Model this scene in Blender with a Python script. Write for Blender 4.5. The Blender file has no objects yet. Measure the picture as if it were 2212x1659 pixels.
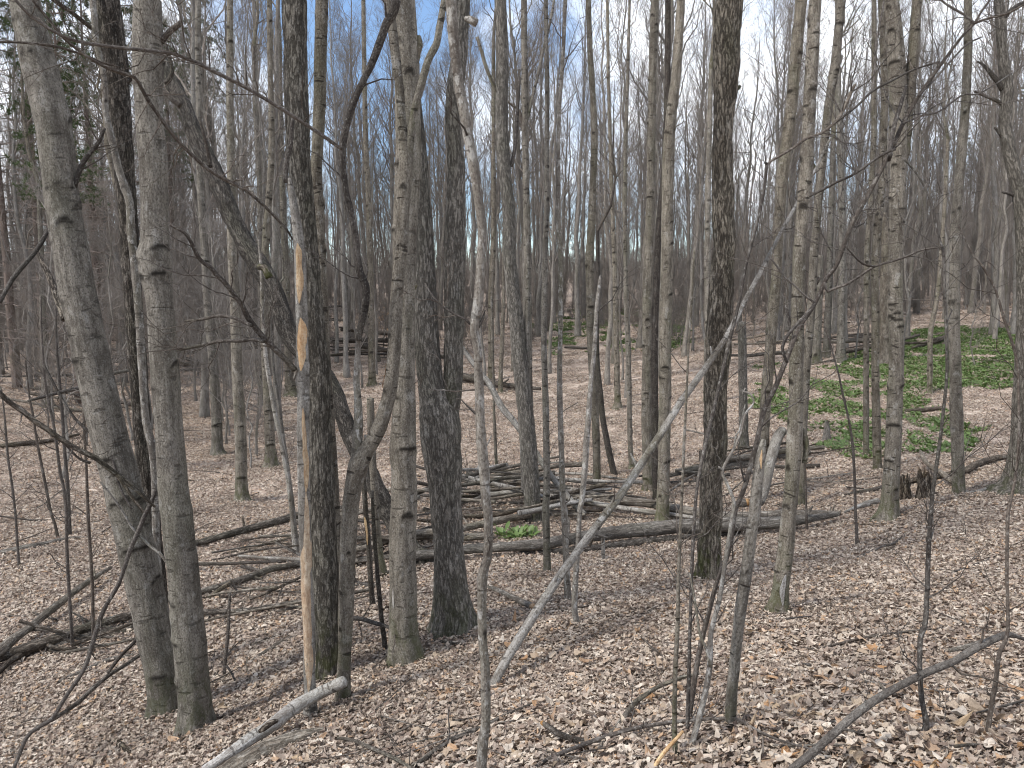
import bpy, math, random
import numpy as np

SC = bpy.context.scene
COL = SC.collection
rad = math.radians

# ------------------------------------------------------------------ camera
FPX = 1658.0            # focal length in units of a 2212 px wide picture
PITCH = rad(6.5)
cam_d = bpy.data.cameras.new("camera")
cam = bpy.data.objects.new("camera", cam_d)
COL.objects.link(cam)
cam_d.sensor_width = 36.0
cam_d.lens = 36.0 * FPX / 2212.0
cam_d.clip_start = 0.05
cam_d.clip_end = 2000.0
cam.location = (0, 0, 0)
cam.rotation_euler = (rad(90) - PITCH, 0, 0)
SC.camera = cam

# ------------------------------------------------------------------ light
SUN_EL, SUN_AZ = rad(52), rad(242)      # azimuth clockwise from north (+Y)
CLOUD_W = 3.04
SKY_STRENGTH = 0.15
CLOUD_VAL = 8.6
world = bpy.data.worlds.new("World")
SC.world = world
world.use_nodes = True
wn = world.node_tree.nodes
wl = world.node_tree.links
wn.clear()
w_out = wn.new("ShaderNodeOutputWorld")
w_bg = wn.new("ShaderNodeBackground")
w_bg.inputs["Strength"].default_value = SKY_STRENGTH
w_sky = wn.new("ShaderNodeTexSky")
w_sky.sky_type = 'NISHITA'
w_sky.sun_disc = False
w_sky.sun_elevation = SUN_EL
w_sky.sun_rotation = SUN_AZ
w_sky.air_density = 1.0
w_sky.dust_density = 0.3
w_sky.ozone_density = 2.8
w_tc = wn.new("ShaderNodeTexCoord")
w_n1 = wn.new("ShaderNodeTexNoise")
w_n1.noise_dimensions = '4D'
w_n1.inputs["Scale"].default_value = 3.2
w_n1.inputs["Detail"].default_value = 7.0
w_n1.inputs["Roughness"].default_value = 0.56
w_n1.inputs["W"].default_value = CLOUD_W
w_rm = wn.new("ShaderNodeValToRGB")
w_rm.color_ramp.elements[0].position = 0.43
w_rm.color_ramp.elements[1].position = 0.58
w_mx = wn.new("ShaderNodeMix")
w_mx.data_type = 'RGBA'
w_mx.inputs["B"].default_value = (CLOUD_VAL * 0.97, CLOUD_VAL * 1.0, CLOUD_VAL * 1.06, 1)
wl.new(w_tc.outputs["Generated"], w_n1.inputs["Vector"])
wl.new(w_n1.outputs["Fac"], w_rm.inputs["Fac"])
wl.new(w_rm.outputs["Color"], w_mx.inputs["Factor"])
wl.new(w_sky.outputs["Color"], w_mx.inputs["A"])
wl.new(w_mx.outputs["Result"], w_bg.inputs["Color"])
wl.new(w_bg.outputs["Background"], w_out.inputs["Surface"])

sun_d = bpy.data.lights.new("sun", 'SUN')
sun_d.energy = 2.9
sun_d.angle = rad(8)
sun_d.color = (1.0, 0.95, 0.88)
sun = bpy.data.objects.new("sun", sun_d)
COL.objects.link(sun)
sun.rotation_euler = (rad(90) - SUN_EL, 0, math.pi - SUN_AZ)   # shines from the sky's sun direction
sun.location = (-20, -30, 40)

SC.view_settings.view_transform = 'Standard'
SC.view_settings.look = 'None'
SC.view_settings.exposure = 0.54
SC.view_settings.gamma = 1.0
SC.view_settings.use_curve_mapping = False
SC.render.engine = 'CYCLES'
SC.cycles.filter_width = 1.1
SC.cycles.max_bounces = 5
SC.cycles.diffuse_bounces = 4
SC.cycles.glossy_bounces = 1
SC.cycles.transmission_bounces = 1
SC.cycles.transparent_max_bounces = 4

# ------------------------------------------------------------------ pixel rays
CP, SP = math.cos(PITCH), math.sin(PITCH)

def ray(px, py):
    u = (np.asarray(px, float) - 1106.0) / FPX
    v = (829.5 - np.asarray(py, float)) / FPX
    return u, CP + v * SP, v * CP - SP

def at_depth(px, py, Y):
    dx, dy, dz = ray(px, py)
    k = np.asarray(Y, float) / dy
    return np.stack([dx * k, dy * k, dz * k], -1)

def to_px(P):
    P = np.asarray(P, float)
    zc = P[..., 1] * CP - P[..., 2] * SP
    yc = P[..., 1] * SP + P[..., 2] * CP
    zc = np.where(zc < 0.05, 0.05, zc)
    return 1106.0 + FPX * P[..., 0] / zc, 829.5 - FPX * yc / zc

def cam_depth(P):
    return P[..., 1] * CP - P[..., 2] * SP

# ------------------------------------------------------------------ noise
def _hash(i, j, k, seed):
    n = (i * 374761393 + j * 668265263 + k * 2147483647 + seed * 1274126177) & 0xffffffff
    n = ((n ^ (n >> 13)) * 1274126177) & 0xffffffff
    n = (n ^ (n >> 16)) & 0xffffff
    return n / float(0xffffff)

def vnoise(P, seed=0):
    P = np.asarray(P, float)
    I = np.floor(P).astype(np.int64)
    F = P - I
    F = F * F * (3 - 2 * F)
    r = 0
    for a in (0, 1):
        for b in (0, 1):
            for c in (0, 1):
                w = (F[..., 0] if a else 1 - F[..., 0]) * (F[..., 1] if b else 1 - F[..., 1]) * (F[..., 2] if c else 1 - F[..., 2])
                r = r + w * _hash(I[..., 0] + a, I[..., 1] + b, I[..., 2] + c, seed)
    return r * 2 - 1

# ------------------------------------------------------------------ terrain
_ctl = []
for y, cols in {
    1659: ((0, 6.2), (300, 5.6), (600, 4.8), (1106, 3.7), (1600, 3.2), (2212, 2.9)),
    1500: ((-500, 9.0), (0, 8.0), (400, 7.0), (700, 6.2), (1106, 5.2), (1600, 4.4), (2212, 4.0)),
    1300: ((-600, 11.2), (0, 10.5), (550, 9.3), (1106, 8.0), (1600, 7.2), (2212, 6.3), (2900, 5.8)),
    1150: ((-600, 14.5), (0, 14), (550, 13.3), (1106, 13), (1600, 12.3), (2212, 9.8), (2900, 8.8)),
    1000: ((-600, 20.5), (0, 20.5), (550, 20.5), (1106, 19.5), (1600, 17.5), (2212, 14.5), (2900, 12.5)),
    900: ((-600, 26), (0, 27), (550, 28), (1106, 27), (1600, 23.5), (2212, 20), (2900, 16)),
    800: ((-600, 36), (0, 38), (550, 39), (1106, 37), (1600, 32), (2212, 27), (2900, 22)),
    720: ((-600, 50), (0, 52), (550, 54), (1106, 52), (1600, 46), (2212, 37), (2900, 30)),
    660: ((-600, 62), (0, 66), (550, 68), (1106, 70), (1600, 64), (2212, 50), (2900, 42)),
    618: ((-600, 82), (0, 88), (550, 92), (1106, 97), (1600, 92), (2212, 76), (2900, 62)),
    592: ((-600, 112), (0, 120), (550, 130), (1106, 145)),
    565: ((1600, 140),),
    520: ((1900, 135),),
    480: ((2212, 128),),
    430: ((2900, 105),),
}.items():
    for x, d in cols:
        _ctl.append(at_depth(x, y, d))
for p in ((0, 0, -1.65), (-4, 0, -3.1), (-9, 0, -4.1), (4, 0, -1.15), (9, 0, -0.3), (0, -5, -0.5), (-8, -6, -2.4),
          (8, -6, 0.6), (0, -14, 1.5), (-3, 3, -3.2), (3, 2, -1.5)):
    _ctl.append(np.array(p, float))
_ctl = np.array(_ctl)

def _warp(xy):      # log-like radial compression so near and far share one spline
    r = np.sqrt((xy ** 2).sum(-1, keepdims=True)) + 1e-6
    return xy / r * np.log1p(r / 6.0)

def _tps_k(d2):
    return 0.5 * d2 * np.log(d2 + 1e-9)

_cq = _warp(_ctl[:, :2])
_n = len(_cq)
_K = _tps_k(((_cq[:, None] - _cq[None]) ** 2).sum(-1)) + np.eye(_n) * 0.01
_Pm = np.concatenate([np.ones((_n, 1)), _cq], 1)
_A = np.zeros((_n + 3, _n + 3))
_A[:_n, :_n] = _K
_A[:_n, _n:] = _Pm
_A[_n:, :_n] = _Pm.T
_sol = np.linalg.solve(_A, np.concatenate([_ctl[:, 2], np.zeros(3)]))

def H(x, y):
    x = np.asarray(x, float)
    y = np.asarray(y, float)
    sh = x.shape
    xy = np.stack([x.ravel(), y.ravel()], -1)
    r = np.sqrt((xy ** 2).sum(-1, keepdims=True))
    q = _warp(xy * np.minimum(1.0, 150.0 / np.maximum(r, 1e-6)))
    out = np.empty(len(q))
    for i in range(0, len(q), 20000):
        d2 = ((q[i:i + 20000, None] - _cq[None]) ** 2).sum(-1)
        out[i:i + 20000] = _tps_k(d2) @ _sol[:_n] + _sol[_n] + q[i:i + 20000] @ _sol[_n + 1:]
    xx, yy = xy[:, 0], xy[:, 1]
    out = out + 0.05 * np.sin(xx * 1.3 + 0.7 * yy) * np.cos(yy * 1.1 - xx * 0.4) + 0.02 * np.sin(xx * 3.7 + 1) * np.sin(yy * 3.1)
    return out.reshape(sh)

_YS = np.geomspace(1.2, 150, 1600)

def ground_hit(px, py, lift=0.0):
    dx, dy, dz = ray(px, py)
    k = _YS / dy
    g = H(dx * k, _YS) + lift
    under = dz * k < g
    i = int(np.argmax(under)) if under.any() else len(_YS) - 1
    if i > 0:
        a = dz * k[i - 1] - g[i - 1]
        b = dz * k[i] - g[i]
        t = a / (a - b) if a != b else 0
        Y = _YS[i - 1] + (_YS[i] - _YS[i - 1]) * min(max(t, 0), 1)
    else:
        Y = _YS[0]
    kk = Y / dy
    return np.array([dx * kk, Y, dz * kk])

# ------------------------------------------------------------------ mesh builder
class MB:
    def __init__(self):
        self.V, self.Q, self.T, self.B, self.N = [], [], [], [], []
        self.MQ, self.MT = [], []
        self.n = 0

    def add(self, V, Q=None, T=None, B=None, tone=None, mi=0):
        V = np.asarray(V, float).reshape(-1, 3)
        m = len(V)
        self.V.append(V)
        self.B.append(V if B is None else np.asarray(B, float).reshape(-1, 3))
        self.N.append(np.zeros(m) if tone is None else np.asarray(tone, float).ravel())
        if Q is not None and len(Q):
            self.Q.append(np.asarray(Q, np.int64) + self.n)
            self.MQ.append(np.full(len(Q), mi, np.int32))
        if T is not None and len(T):
            self.T.append(np.asarray(T, np.int64) + self.n)
            self.MT.append(np.full(len(T), mi, np.int32))
        self.n += m

    def mesh(self, name, mats, origin=(0, 0, 0), smooth=True):
        V = np.concatenate(self.V) - np.asarray(origin, float)
        Q = np.concatenate(self.Q) if self.Q else np.zeros((0, 4), np.int64)
        T = np.concatenate(self.T) if self.T else np.zeros((0, 3), np.int64)
        me = bpy.data.meshes.new(name)
        me.vertices.add(len(V))
        me.vertices.foreach_set("co", V.astype(np.float32).ravel())
        nl = Q.size + T.size
        me.loops.add(nl)
        me.loops.foreach_set("vertex_index", np.concatenate([Q.ravel(), T.ravel()]).astype(np.int32))
        nf = len(Q) + len(T)
        me.polygons.add(nf)
        ls = np.concatenate([np.arange(len(Q)) * 4, Q.size + np.arange(len(T)) * 3]).astype(np.int32)
        me.polygons.foreach_set("loop_start", ls)
        me.polygons.foreach_set("use_smooth", np.full(nf, smooth))
        if not isinstance(mats, (list, tuple)):
            mats = [mats]
        for m in mats:
            me.materials.append(m)
        if len(mats) > 1:
            me.polygons.foreach_set("material_index", np.concatenate(self.MQ + self.MT).astype(np.int32))
        a = me.attributes.new("bco", 'FLOAT_VECTOR', 'POINT')
        a.data.foreach_set("vector", np.concatenate(self.B).astype(np.float32).ravel())
        a = me.attributes.new("tone", 'FLOAT', 'POINT')
        a.data.foreach_set("value", np.concatenate(self.N).astype(np.float32))
        me.update(calc_edges=True)
        return me

def link(name, me, parent=None, loc=None):
    o = bpy.data.objects.new(name, me)
    COL.objects.link(o)
    if parent is not None:
        o.parent = parent
    if loc is not None:
        o.location = loc
    return o

def thing(name, label, cat, loc=(0, 0, 0), group=None, kind=None):
    o = bpy.data.objects.new(name, None)
    o.empty_display_size = 0.2
    COL.objects.link(o)
    o.location = loc
    return tag(o, label, cat, group, kind)

def tag(o, label, cat, group=None, kind=None):
    o["label"] = label
    o["category"] = cat
    if group:
        o["group"] = group
    if kind:
        o["kind"] = kind
    return o

def unit(v):
    v = np.asarray(v, float)
    return v / np.maximum(np.sqrt((v ** 2).sum(-1, keepdims=True)), 1e-9)

def spline(P, R, ds):
    """Catmull-Rom through P (k,3) and radii R, sampled about every ds metres."""
    P = np.asarray(P, float)
    R = np.asarray(R, float)
    if len(P) == 2:
        P = np.array([P[0], P[0] * .5 + P[1] * .5, P[1]])
        R = np.array([R[0], (R[0] + R[1]) / 2, R[1]])
    X = np.concatenate([P, R[:, None]], 1)
    E = np.concatenate([[2 * X[0] - X[1]], X, [2 * X[-1] - X[-2]]])
    out = []
    for i in range(1, len(E) - 2):
        p0, p1, p2, p3 = E[i - 1], E[i], E[i + 1], E[i + 2]
        L = np.linalg.norm(p2[:3] - p1[:3])
        n = max(1, int(math.ceil(L / ds)))
        t = (np.arange(n) / n)[:, None]
        out.append(0.5 * (2 * p1 + (p2 - p0) * t + (2 * p0 - 5 * p1 + 4 * p2 - p3) * t ** 2 + (3 * p1 - p0 - 3 * p2 + p3) * t ** 3))
    out.append(X[-1:])
    Y = np.concatenate(out)
    return Y[:, :3], np.maximum(Y[:, 3], 0.0008)

def frames(P):
    T = np.gradient(P, axis=0)
    T = unit(T)
    ref = np.array([0, -1.0, 0])
    if abs(T[0] @ ref) > 0.85:
        ref = np.array([0, 0, 1.0])
    A = np.empty_like(P)
    a = unit(ref - T[0] * (ref @ T[0]))
    A[0] = a
    for i in range(1, len(P)):
        a = a - T[i] * (a @ T[i])
        a = a / max(math.sqrt(a @ a), 1e-9)
        A[i] = a
    return T, A, np.cross(T, A)

def tube(mb, P, R, n=8, disp=None, tone=None, mi=0, cap=(True, True), s0=0.0, arc=None):
    """Swept tube. disp(theta, s, r) -> radius factor (m,n); theta 0 faces the viewer's side."""
    P = np.asarray(P, float)
    R = np.asarray(R, float)
    m = len(P)
    T, A, Bn = frames(P)
    s = np.concatenate([[0], np.cumsum(np.linalg.norm(np.diff(P, axis=0), axis=1))]) + s0
    closed = arc is None
    th = np.arange(n) / n * 2 * math.pi if closed else np.linspace(arc[0], arc[1], n)
    TH, S = np.meshgrid(th, s)
    RR = np.repeat(R[:, None], n, 1)
    f = np.ones((m, n)) if disp is None else disp(TH, S, RR)
    rr = RR * f
    c, d = np.cos(TH), np.sin(TH)
    V = P[:, None] + A[:, None] * (rr * c)[..., None] + Bn[:, None] * (rr * d)[..., None]
    B = np.stack([c * RR, d * RR, S], -1)
    tn = np.zeros((m, n)) if tone is None else tone(TH, S, RR)
    i = np.arange(m - 1)[:, None]
    j = np.arange(n if closed else n - 1)[None]
    jn = (j + 1) % n
    Q = np.stack([i * n + j, i * n + jn, (i + 1) * n + jn, (i + 1) * n + j], -1).reshape(-1, 4)
    VV, BB, TT = V.reshape(-1, 3), B.reshape(-1, 3), tn.ravel()
    tris = []
    if closed:
        k = len(VV)
        jj = np.arange(n)
        if cap[0]:
            VV = np.concatenate([VV, P[:1]])
            BB = np.concatenate([BB, [[0, 0, s[0]]]])
            TT = np.append(TT, TT[0])
            tris.append(np.stack([np.full(n, k), (jj + 1) % n, jj], -1))
            k += 1
        if cap[1]:
            VV = np.concatenate([VV, P[-1:] + T[-1:] * R[-1] * 0.3])
            BB = np.concatenate([BB, [[0, 0, s[-1]]]])
            TT = np.append(TT, TT[-1])
            tris.append(np.stack([np.full(n, k), (m - 1) * n + jj, (m - 1) * n + (jj + 1) % n], -1))
    mb.add(VV, Q, np.concatenate(tris) if tris else None, BB, TT, mi)

def strands(mb, P, R, n=3, mi=0, s0=0.0):
    """Many thin tubes at once: P (N,m,3), R (N,m)."""
    P = np.asarray(P, float)
    N, m, _ = P.shape
    if N == 0:
        return
    T = unit(np.gradient(P, axis=1))
    d = unit(P[:, -1] - P[:, 0])
    ref = np.where((np.abs(d[:, 2:3]) > 0.8), np.array([[0, 1.0, 0]]), np.array([[0, 0, 1.0]]))
    A = unit(np.cross(T, ref[:, None]))
    Bn = np.cross(T, A)
    th = np.arange(n) / n * 2 * math.pi
    c, s = np.cos(th), np.sin(th)
    V = P[:, :, None] + R[:, :, None, None] * (A[:, :, None] * c[None, None, :, None] + Bn[:, :, None] * s[None, None, :, None])
    L = np.concatenate([np.zeros((N, 1)), np.cumsum(np.linalg.norm(np.diff(P, axis=1), axis=2), 1)], 1) + s0
    B = np.stack([R[:, :, None] * c, R[:, :, None] * s, np.repeat(L[:, :, None], n, 2)], -1)
    B = B + (np.arange(N) * 0.37 % 5)[:, None, None, None]
    i = np.arange(m - 1)[:, None]
    j = np.arange(n)[None]
    jn = (j + 1) % n
    Q1 = np.stack([i * n + j, i * n + jn, (i + 1) * n + jn, (i + 1) * n + j], -1).reshape(-1, 4)
    Q = (Q1[None] + (np.arange(N) * m * n)[:, None, None]).reshape(-1, 4)
    mb.add(V, Q, None, B, None, mi)

# ------------------------------------------------------------------ materials
def _nodes(name):
    m = bpy.data.materials.new(name)
    m.use_nodes = True
    nt = m.node_tree
    nt.nodes.clear()
    out = nt.nodes.new("ShaderNodeOutputMaterial")
    b = nt.nodes.new("ShaderNodeBsdfPrincipled")
    b.inputs["Roughness"].default_value = 0.9
    b.inputs["Specular IOR Level"].default_value = 0.15
    nt.links.new(b.outputs[0], out.inputs[0])
    return m, nt, b

def _noise(nt, vec, scale, detail=3.0, rough=0.55, mapping=None):
    if mapping is not None:
        mp = nt.nodes.new("ShaderNodeMapping")
        mp.inputs["Scale"].default_value = mapping
        nt.links.new(vec, mp.inputs["Vector"])
        vec = mp.outputs[0]
    t = nt.nodes.new("ShaderNodeTexNoise")
    t.inputs["Scale"].default_value = scale
    t.inputs["Detail"].default_value = detail
    t.inputs["Roughness"].default_value = rough
    nt.links.new(vec, t.inputs["Vector"])
    return t.outputs["Fac"]

def _ramp(nt, fac, a, b, va=0.0, vb=1.0):
    r = nt.nodes.new("ShaderNodeMapRange")
    r.interpolation_type = 'SMOOTHSTEP'
    r.inputs["From Min"].default_value = a
    r.inputs["From Max"].default_value = b
    r.inputs["To Min"].default_value = va
    r.inputs["To Max"].default_value = vb
    nt.links.new(fac, r.inputs["Value"])
    return r.outputs[0]

def _mix(nt, fac, a, b):
    m = nt.nodes.new("ShaderNodeMix")
    m.data_type = 'RGBA'
    for k, v in (("Factor", fac), ("A", a), ("B", b)):
        if isinstance(v, tuple):
            m.inputs[k].default_value = v + (1,) if len(v) == 3 else v
        elif isinstance(v, (int, float)):
            m.inputs[k].default_value = v
        else:
            nt.links.new(v, m.inputs[k])
    return m.outputs["Result"]

def _math(nt, op, a, b):
    m = nt.nodes.new("ShaderNodeMath")
    m.operation = op
    for k, v in ((0, a), (1, b)):
        if isinstance(v, (int, float)):
            m.inputs[k].default_value = v
        else:
            nt.links.new(v, m.inputs[k])
    return m.outputs[0]

def bark_material(name, ca, cb, dark, streak=(28, 28, 3.0), patch=0.5, vary=(0.84, 1.1), pale_scale=(9, 9, 6), pale=(0.42, 0.41, 0.38), pale_amt=0.3,
                  scars=0.5, algae=(0.10, 0.10, 0.06), algae_amt=0.35, bump=0.5, furrow=0.0, moss=0.0, mott=0.0):
    m, nt, b = _nodes(name)
    at = nt.nodes.new("ShaderNodeAttribute")
    at.attribute_name = "bco"
    oi = nt.nodes.new("ShaderNodeObjectInfo")
    ad = nt.nodes.new("ShaderNodeVectorMath")
    ad.operation = 'MULTIPLY_ADD'
    ad.inputs[1].default_value = (1, 1, 1)
    cmb = nt.nodes.new("ShaderNodeCombineXYZ")
    for i, k in enumerate((17.3, 31.7, 23.1)):
        nt.links.new(_math(nt, 'MULTIPLY', oi.outputs["Random"], k), cmb.inputs[i])
    nt.links.new(at.outputs["Vector"], ad.inputs[0])
    nt.links.new(cmb.outputs[0], ad.inputs[2])
    v = ad.outputs[0]
    n_st = _noise(nt, v, 1.0, 4.0, 0.65, streak)
    n_fine = _noise(nt, v, 1.0, 3.0, 0.7, (90, 90, 60))
    n_patch = _noise(nt, v, 1.0, 3.0, 0.6, (5.5, 5.5, 2.2))
    n_pale = _noise(nt, v, 1.0, 4.0, 0.65, pale_scale)
    col = _mix(nt, _ramp(nt, n_st, 0.32, 0.68), ca, cb)
    col = _mix(nt, _ramp(nt, n_patch, 0.44, 0.63, 0, patch), col, dark)
    n_mid = _noise(nt, v, 1.0, 3.0, 0.6, (17, 17, 8))
    col = _mix(nt, _ramp(nt, n_mid, 0.48, 0.66, 0, 0.55), col, dark)
    n_alg = _noise(nt, v, 1.0, 2.0, 0.5, (3.1, 3.1, 1.1))
    col = _mix(nt, _ramp(nt, n_alg, 0.5, 0.68, 0, algae_amt), col, algae)
    col = _mix(nt, _ramp(nt, n_pale, 0.58 - mott, 0.66 - mott * .5, 0, pale_amt), col, pale)
    col = _mix(nt, _ramp(nt, n_fine, 0.50, 0.64, 0, 0.75), col, dark)
    col = _mix(nt, _ramp(nt, n_fine, 0.45, 0.33, 0, 0.30), col, pale)
    h = n_st
    if scars > 0:
        n_sc = _noise(nt, v, 1.0, 1.5, 0.5, (7, 7, 26))
        sc = _ramp(nt, n_sc, 0.63, 0.70, 0, scars)
        col = _mix(nt, sc, col, tuple(c * 0.35 for c in dark))
        h = _math(nt, 'SUBTRACT', h, _math(nt, 'MULTIPLY', sc, 0.6))
    if furrow > 0:
        n_f = _noise(nt, v, 1.0, 5.0, 0.62, (30, 30, 6.5))
        rdg = _math(nt, 'ABSOLUTE', _math(nt, 'SUBTRACT', n_f, 0.5), 0)
        fu = _ramp(nt, rdg, 0.0, 0.075, furrow, 0)
        col = _mix(nt, fu, col, tuple(c * 0.4 for c in dark))
        h = _math(nt, 'SUBTRACT', h, fu)
    h = _math(nt, 'ADD', h, _math(nt, 'MULTIPLY', n_fine, 0.5))
    tn = nt.nodes.new("ShaderNodeAttribute")
    tn.attribute_name = "tone"
    col = _mix(nt, _ramp(nt, tn.outputs["Fac"], 0.0, 0.9, 0, 0.92), col, tuple(c * 0.3 for c in dark))
    if moss > 0:
        sx = nt.nodes.new("ShaderNodeSeparateXYZ")
        nt.links.new(at.outputs["Vector"], sx.inputs[0])
        lo = _ramp(nt, sx.outputs[2], 0.15, 0.9, 1, 0)
        mo = _math(nt, 'MULTIPLY', lo, _ramp(nt, n_pale, 0.42, 0.6, 0, moss))
        col = _mix(nt, mo, col, (0.06, 0.065, 0.025))
    # each tree a little lighter or darker, browner or greyer
    hsv = nt.nodes.new("ShaderNodeHueSaturation")
    nt.links.new(_ramp(nt, oi.outputs["Random"], 0, 1, vary[0], vary[1]), hsv.inputs["Value"])
    rr = _math(nt, 'FRACT', _math(nt, 'MULTIPLY', oi.outputs["Random"], 7.31), 0)
    nt.links.new(_ramp(nt, rr, 0, 1, 0.75, 1.12), hsv.inputs["Saturation"])
    nt.links.new(col, hsv.inputs["Color"])
    nt.links.new(hsv.outputs[0], b.inputs["Base Color"])
    bp = nt.nodes.new("ShaderNodeBump")
    bp.inputs["Strength"].default_value = bump
    bp.inputs["Distance"].default_value = 0.018
    nt.links.new(h, bp.inputs["Height"])
    nt.links.new(bp.outputs[0], b.inputs["Normal"])
    return m

M = {}
M['smooth'] = bark_material("smooth_bark", (0.148, 0.129, 0.101), (0.258, 0.230, 0.187), (0.060, 0.050, 0.039), moss=0.7, bump=0.8)
M['young'] = bark_material("young_bark", (0.130, 0.114, 0.092), (0.232, 0.208, 0.172), (0.055, 0.046, 0.037), scars=0.8, pale_amt=0.35, moss=0.6, bump=0.8)
M['furrowed'] = bark_material("furrowed_bark", (0.185, 0.164, 0.134), (0.275, 0.248, 0.208), (0.110, 0.095, 0.077), vary=(0.95, 1.05), streak=(40, 40, 8), scars=0.0,
                              furrow=0.62, bump=1.0, moss=0.7, pale_amt=0.25, patch=0.4)
M['greyfurrow'] = bark_material("grey_furrowed_bark", (0.130, 0.120, 0.103), (0.205, 0.190, 0.166), (0.070, 0.062, 0.052), vary=(0.95, 1.05), streak=(40, 40, 8),
                                scars=0.0, furrow=0.7, bump=1.0, moss=0.7, pale_amt=0.2, patch=0.5)
M['shaggy'] = bark_material("shaggy_bark", (0.170, 0.147, 0.118), (0.300, 0.266, 0.218), (0.080, 0.067, 0.053), vary=(0.95, 1.05), streak=(30, 30, 7), scars=0.0,
                            furrow=0.8, bump=1.0, moss=0.9, patch=0.75, pale_amt=0.2)
M['dark'] = bark_material("dark_bark", (0.050, 0.042, 0.036), (0.100, 0.085, 0.073), (0.024, 0.019, 0.016), scars=0.5, pale_amt=0.12, algae_amt=0.2)
M['crowntwig'] = bark_material("crown_twig", (0.160, 0.139, 0.121), (0.262, 0.233, 0.206), (0.105, 0.089, 0.078), scars=0.0, pale_amt=0.2, algae_amt=0.1, bump=0.1)
M['twig'] = bark_material("twig_bark", (0.068, 0.056, 0.048), (0.130, 0.110, 0.094), (0.042, 0.034, 0.029), scars=0.3, pale_amt=0.2, algae_amt=0.1)
M['pale'] = bark_material("weathered_wood", (0.235, 0.218, 0.194), (0.385, 0.365, 0.335), (0.090, 0.076, 0.062), patch=0.8, scars=0.7, pale_amt=0.55,
                          pale=(0.48, 0.47, 0.45), algae_amt=0.3, streak=(40, 40, 2.0), bump=0.8)
M['greydead'] = bark_material("grey_dead_bark", (0.185, 0.170, 0.148), (0.310, 0.290, 0.260), (0.080, 0.069, 0.057), scars=0.6, pale_amt=0.5,
                              pale=(0.42, 0.41, 0.38), algae_amt=0.35, streak=(36, 36, 3.0), bump=0.9, patch=0.65)
M['mottled'] = bark_material("mottled_bark", (0.180, 0.162, 0.140), (0.265, 0.244, 0.214), (0.085, 0.072, 0.062), patch=0.6, pale_amt=0.75,
                             pale=(0.40, 0.39, 0.365), pale_scale=(24, 24, 13), scars=0.5, mott=0.07, bump=0.8)
M['speck'] = bark_material("speckled_bark", (0.110, 0.093, 0.078), (0.200, 0.176, 0.150), (0.058, 0.047, 0.038), scars=0.3, pale_amt=0.5,
                           pale=(0.27, 0.26, 0.23), bump=1.0, streak=(60, 60, 30))
M['darkshag'] = bark_material("dark_rough_bark", (0.080, 0.066, 0.053), (0.165, 0.140, 0.114), (0.034, 0.027, 0.021), scars=0.0, furrow=0.7, patch=0.7, bump=1.0, moss=0.4, pale_amt=0.15)
M['log'] = bark_material("log_bark", (0.210, 0.182, 0.148), (0.330, 0.296, 0.250), (0.095, 0.078, 0.063), scars=0.0, furrow=0.5, patch=0.7, bump=0.9)
M['darklog'] = bark_material("wet_log_bark", (0.105, 0.085, 0.067), (0.215, 0.182, 0.148), (0.045, 0.035, 0.027), scars=0.0, furrow=0.6, patch=0.8, bump=0.9)
M['rotten'] = bark_material("rotten_wood", (0.140, 0.108, 0.078), (0.235, 0.188, 0.138), (0.045, 0.030, 0.020), scars=0.0, furrow=0.9, patch=0.7, bump=1.0, algae_amt=0.3)
M['bare'] = bark_material("bare_wood", (0.520, 0.360, 0.200), (0.640, 0.510, 0.340), (0.340, 0.190, 0.085), scars=0.0, furrow=0.3, patch=0.5,
                          pale=(0.56, 0.49, 0.39), pale_amt=0.4, algae_amt=0.0, streak=(50, 50, 3), bump=0.5)
M['cut'] = bark_material("sawn_wood", (0.350, 0.205, 0.090), (0.450, 0.290, 0.150), (0.200, 0.110, 0.050), scars=0.0, patch=0.4, pale_amt=0.2, algae_amt=0.0)
M['whitelog'] = bark_material("pale_birch_bark", (0.290, 0.272, 0.248), (0.450, 0.435, 0.412), (0.130, 0.105, 0.085), scars=0.7, patch=0.85,
                              pale=(0.56, 0.55, 0.53), pale_amt=0.6, algae_amt=0.3, streak=(40, 40, 2.0), bump=0.9)
M['far'] = bark_material("distant_bark", (0.185, 0.168, 0.147), (0.300, 0.277, 0.247), (0.105, 0.092, 0.080), scars=0.4, pale_amt=0.2, bump=0.3)
M['pinebark'] = bark_material("pine_bark", (0.180, 0.138, 0.116), (0.270, 0.215, 0.186), (0.095, 0.070, 0.058), scars=0.0, furrow=0.5, pale_amt=0.1)
M['pinetwig'] = bark_material("pine_dead_twig", (0.250, 0.205, 0.178), (0.350, 0.296, 0.262), (0.160, 0.128, 0.108), scars=0.0, pale_amt=0.1, algae_amt=0.1, bump=0.2)

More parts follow.
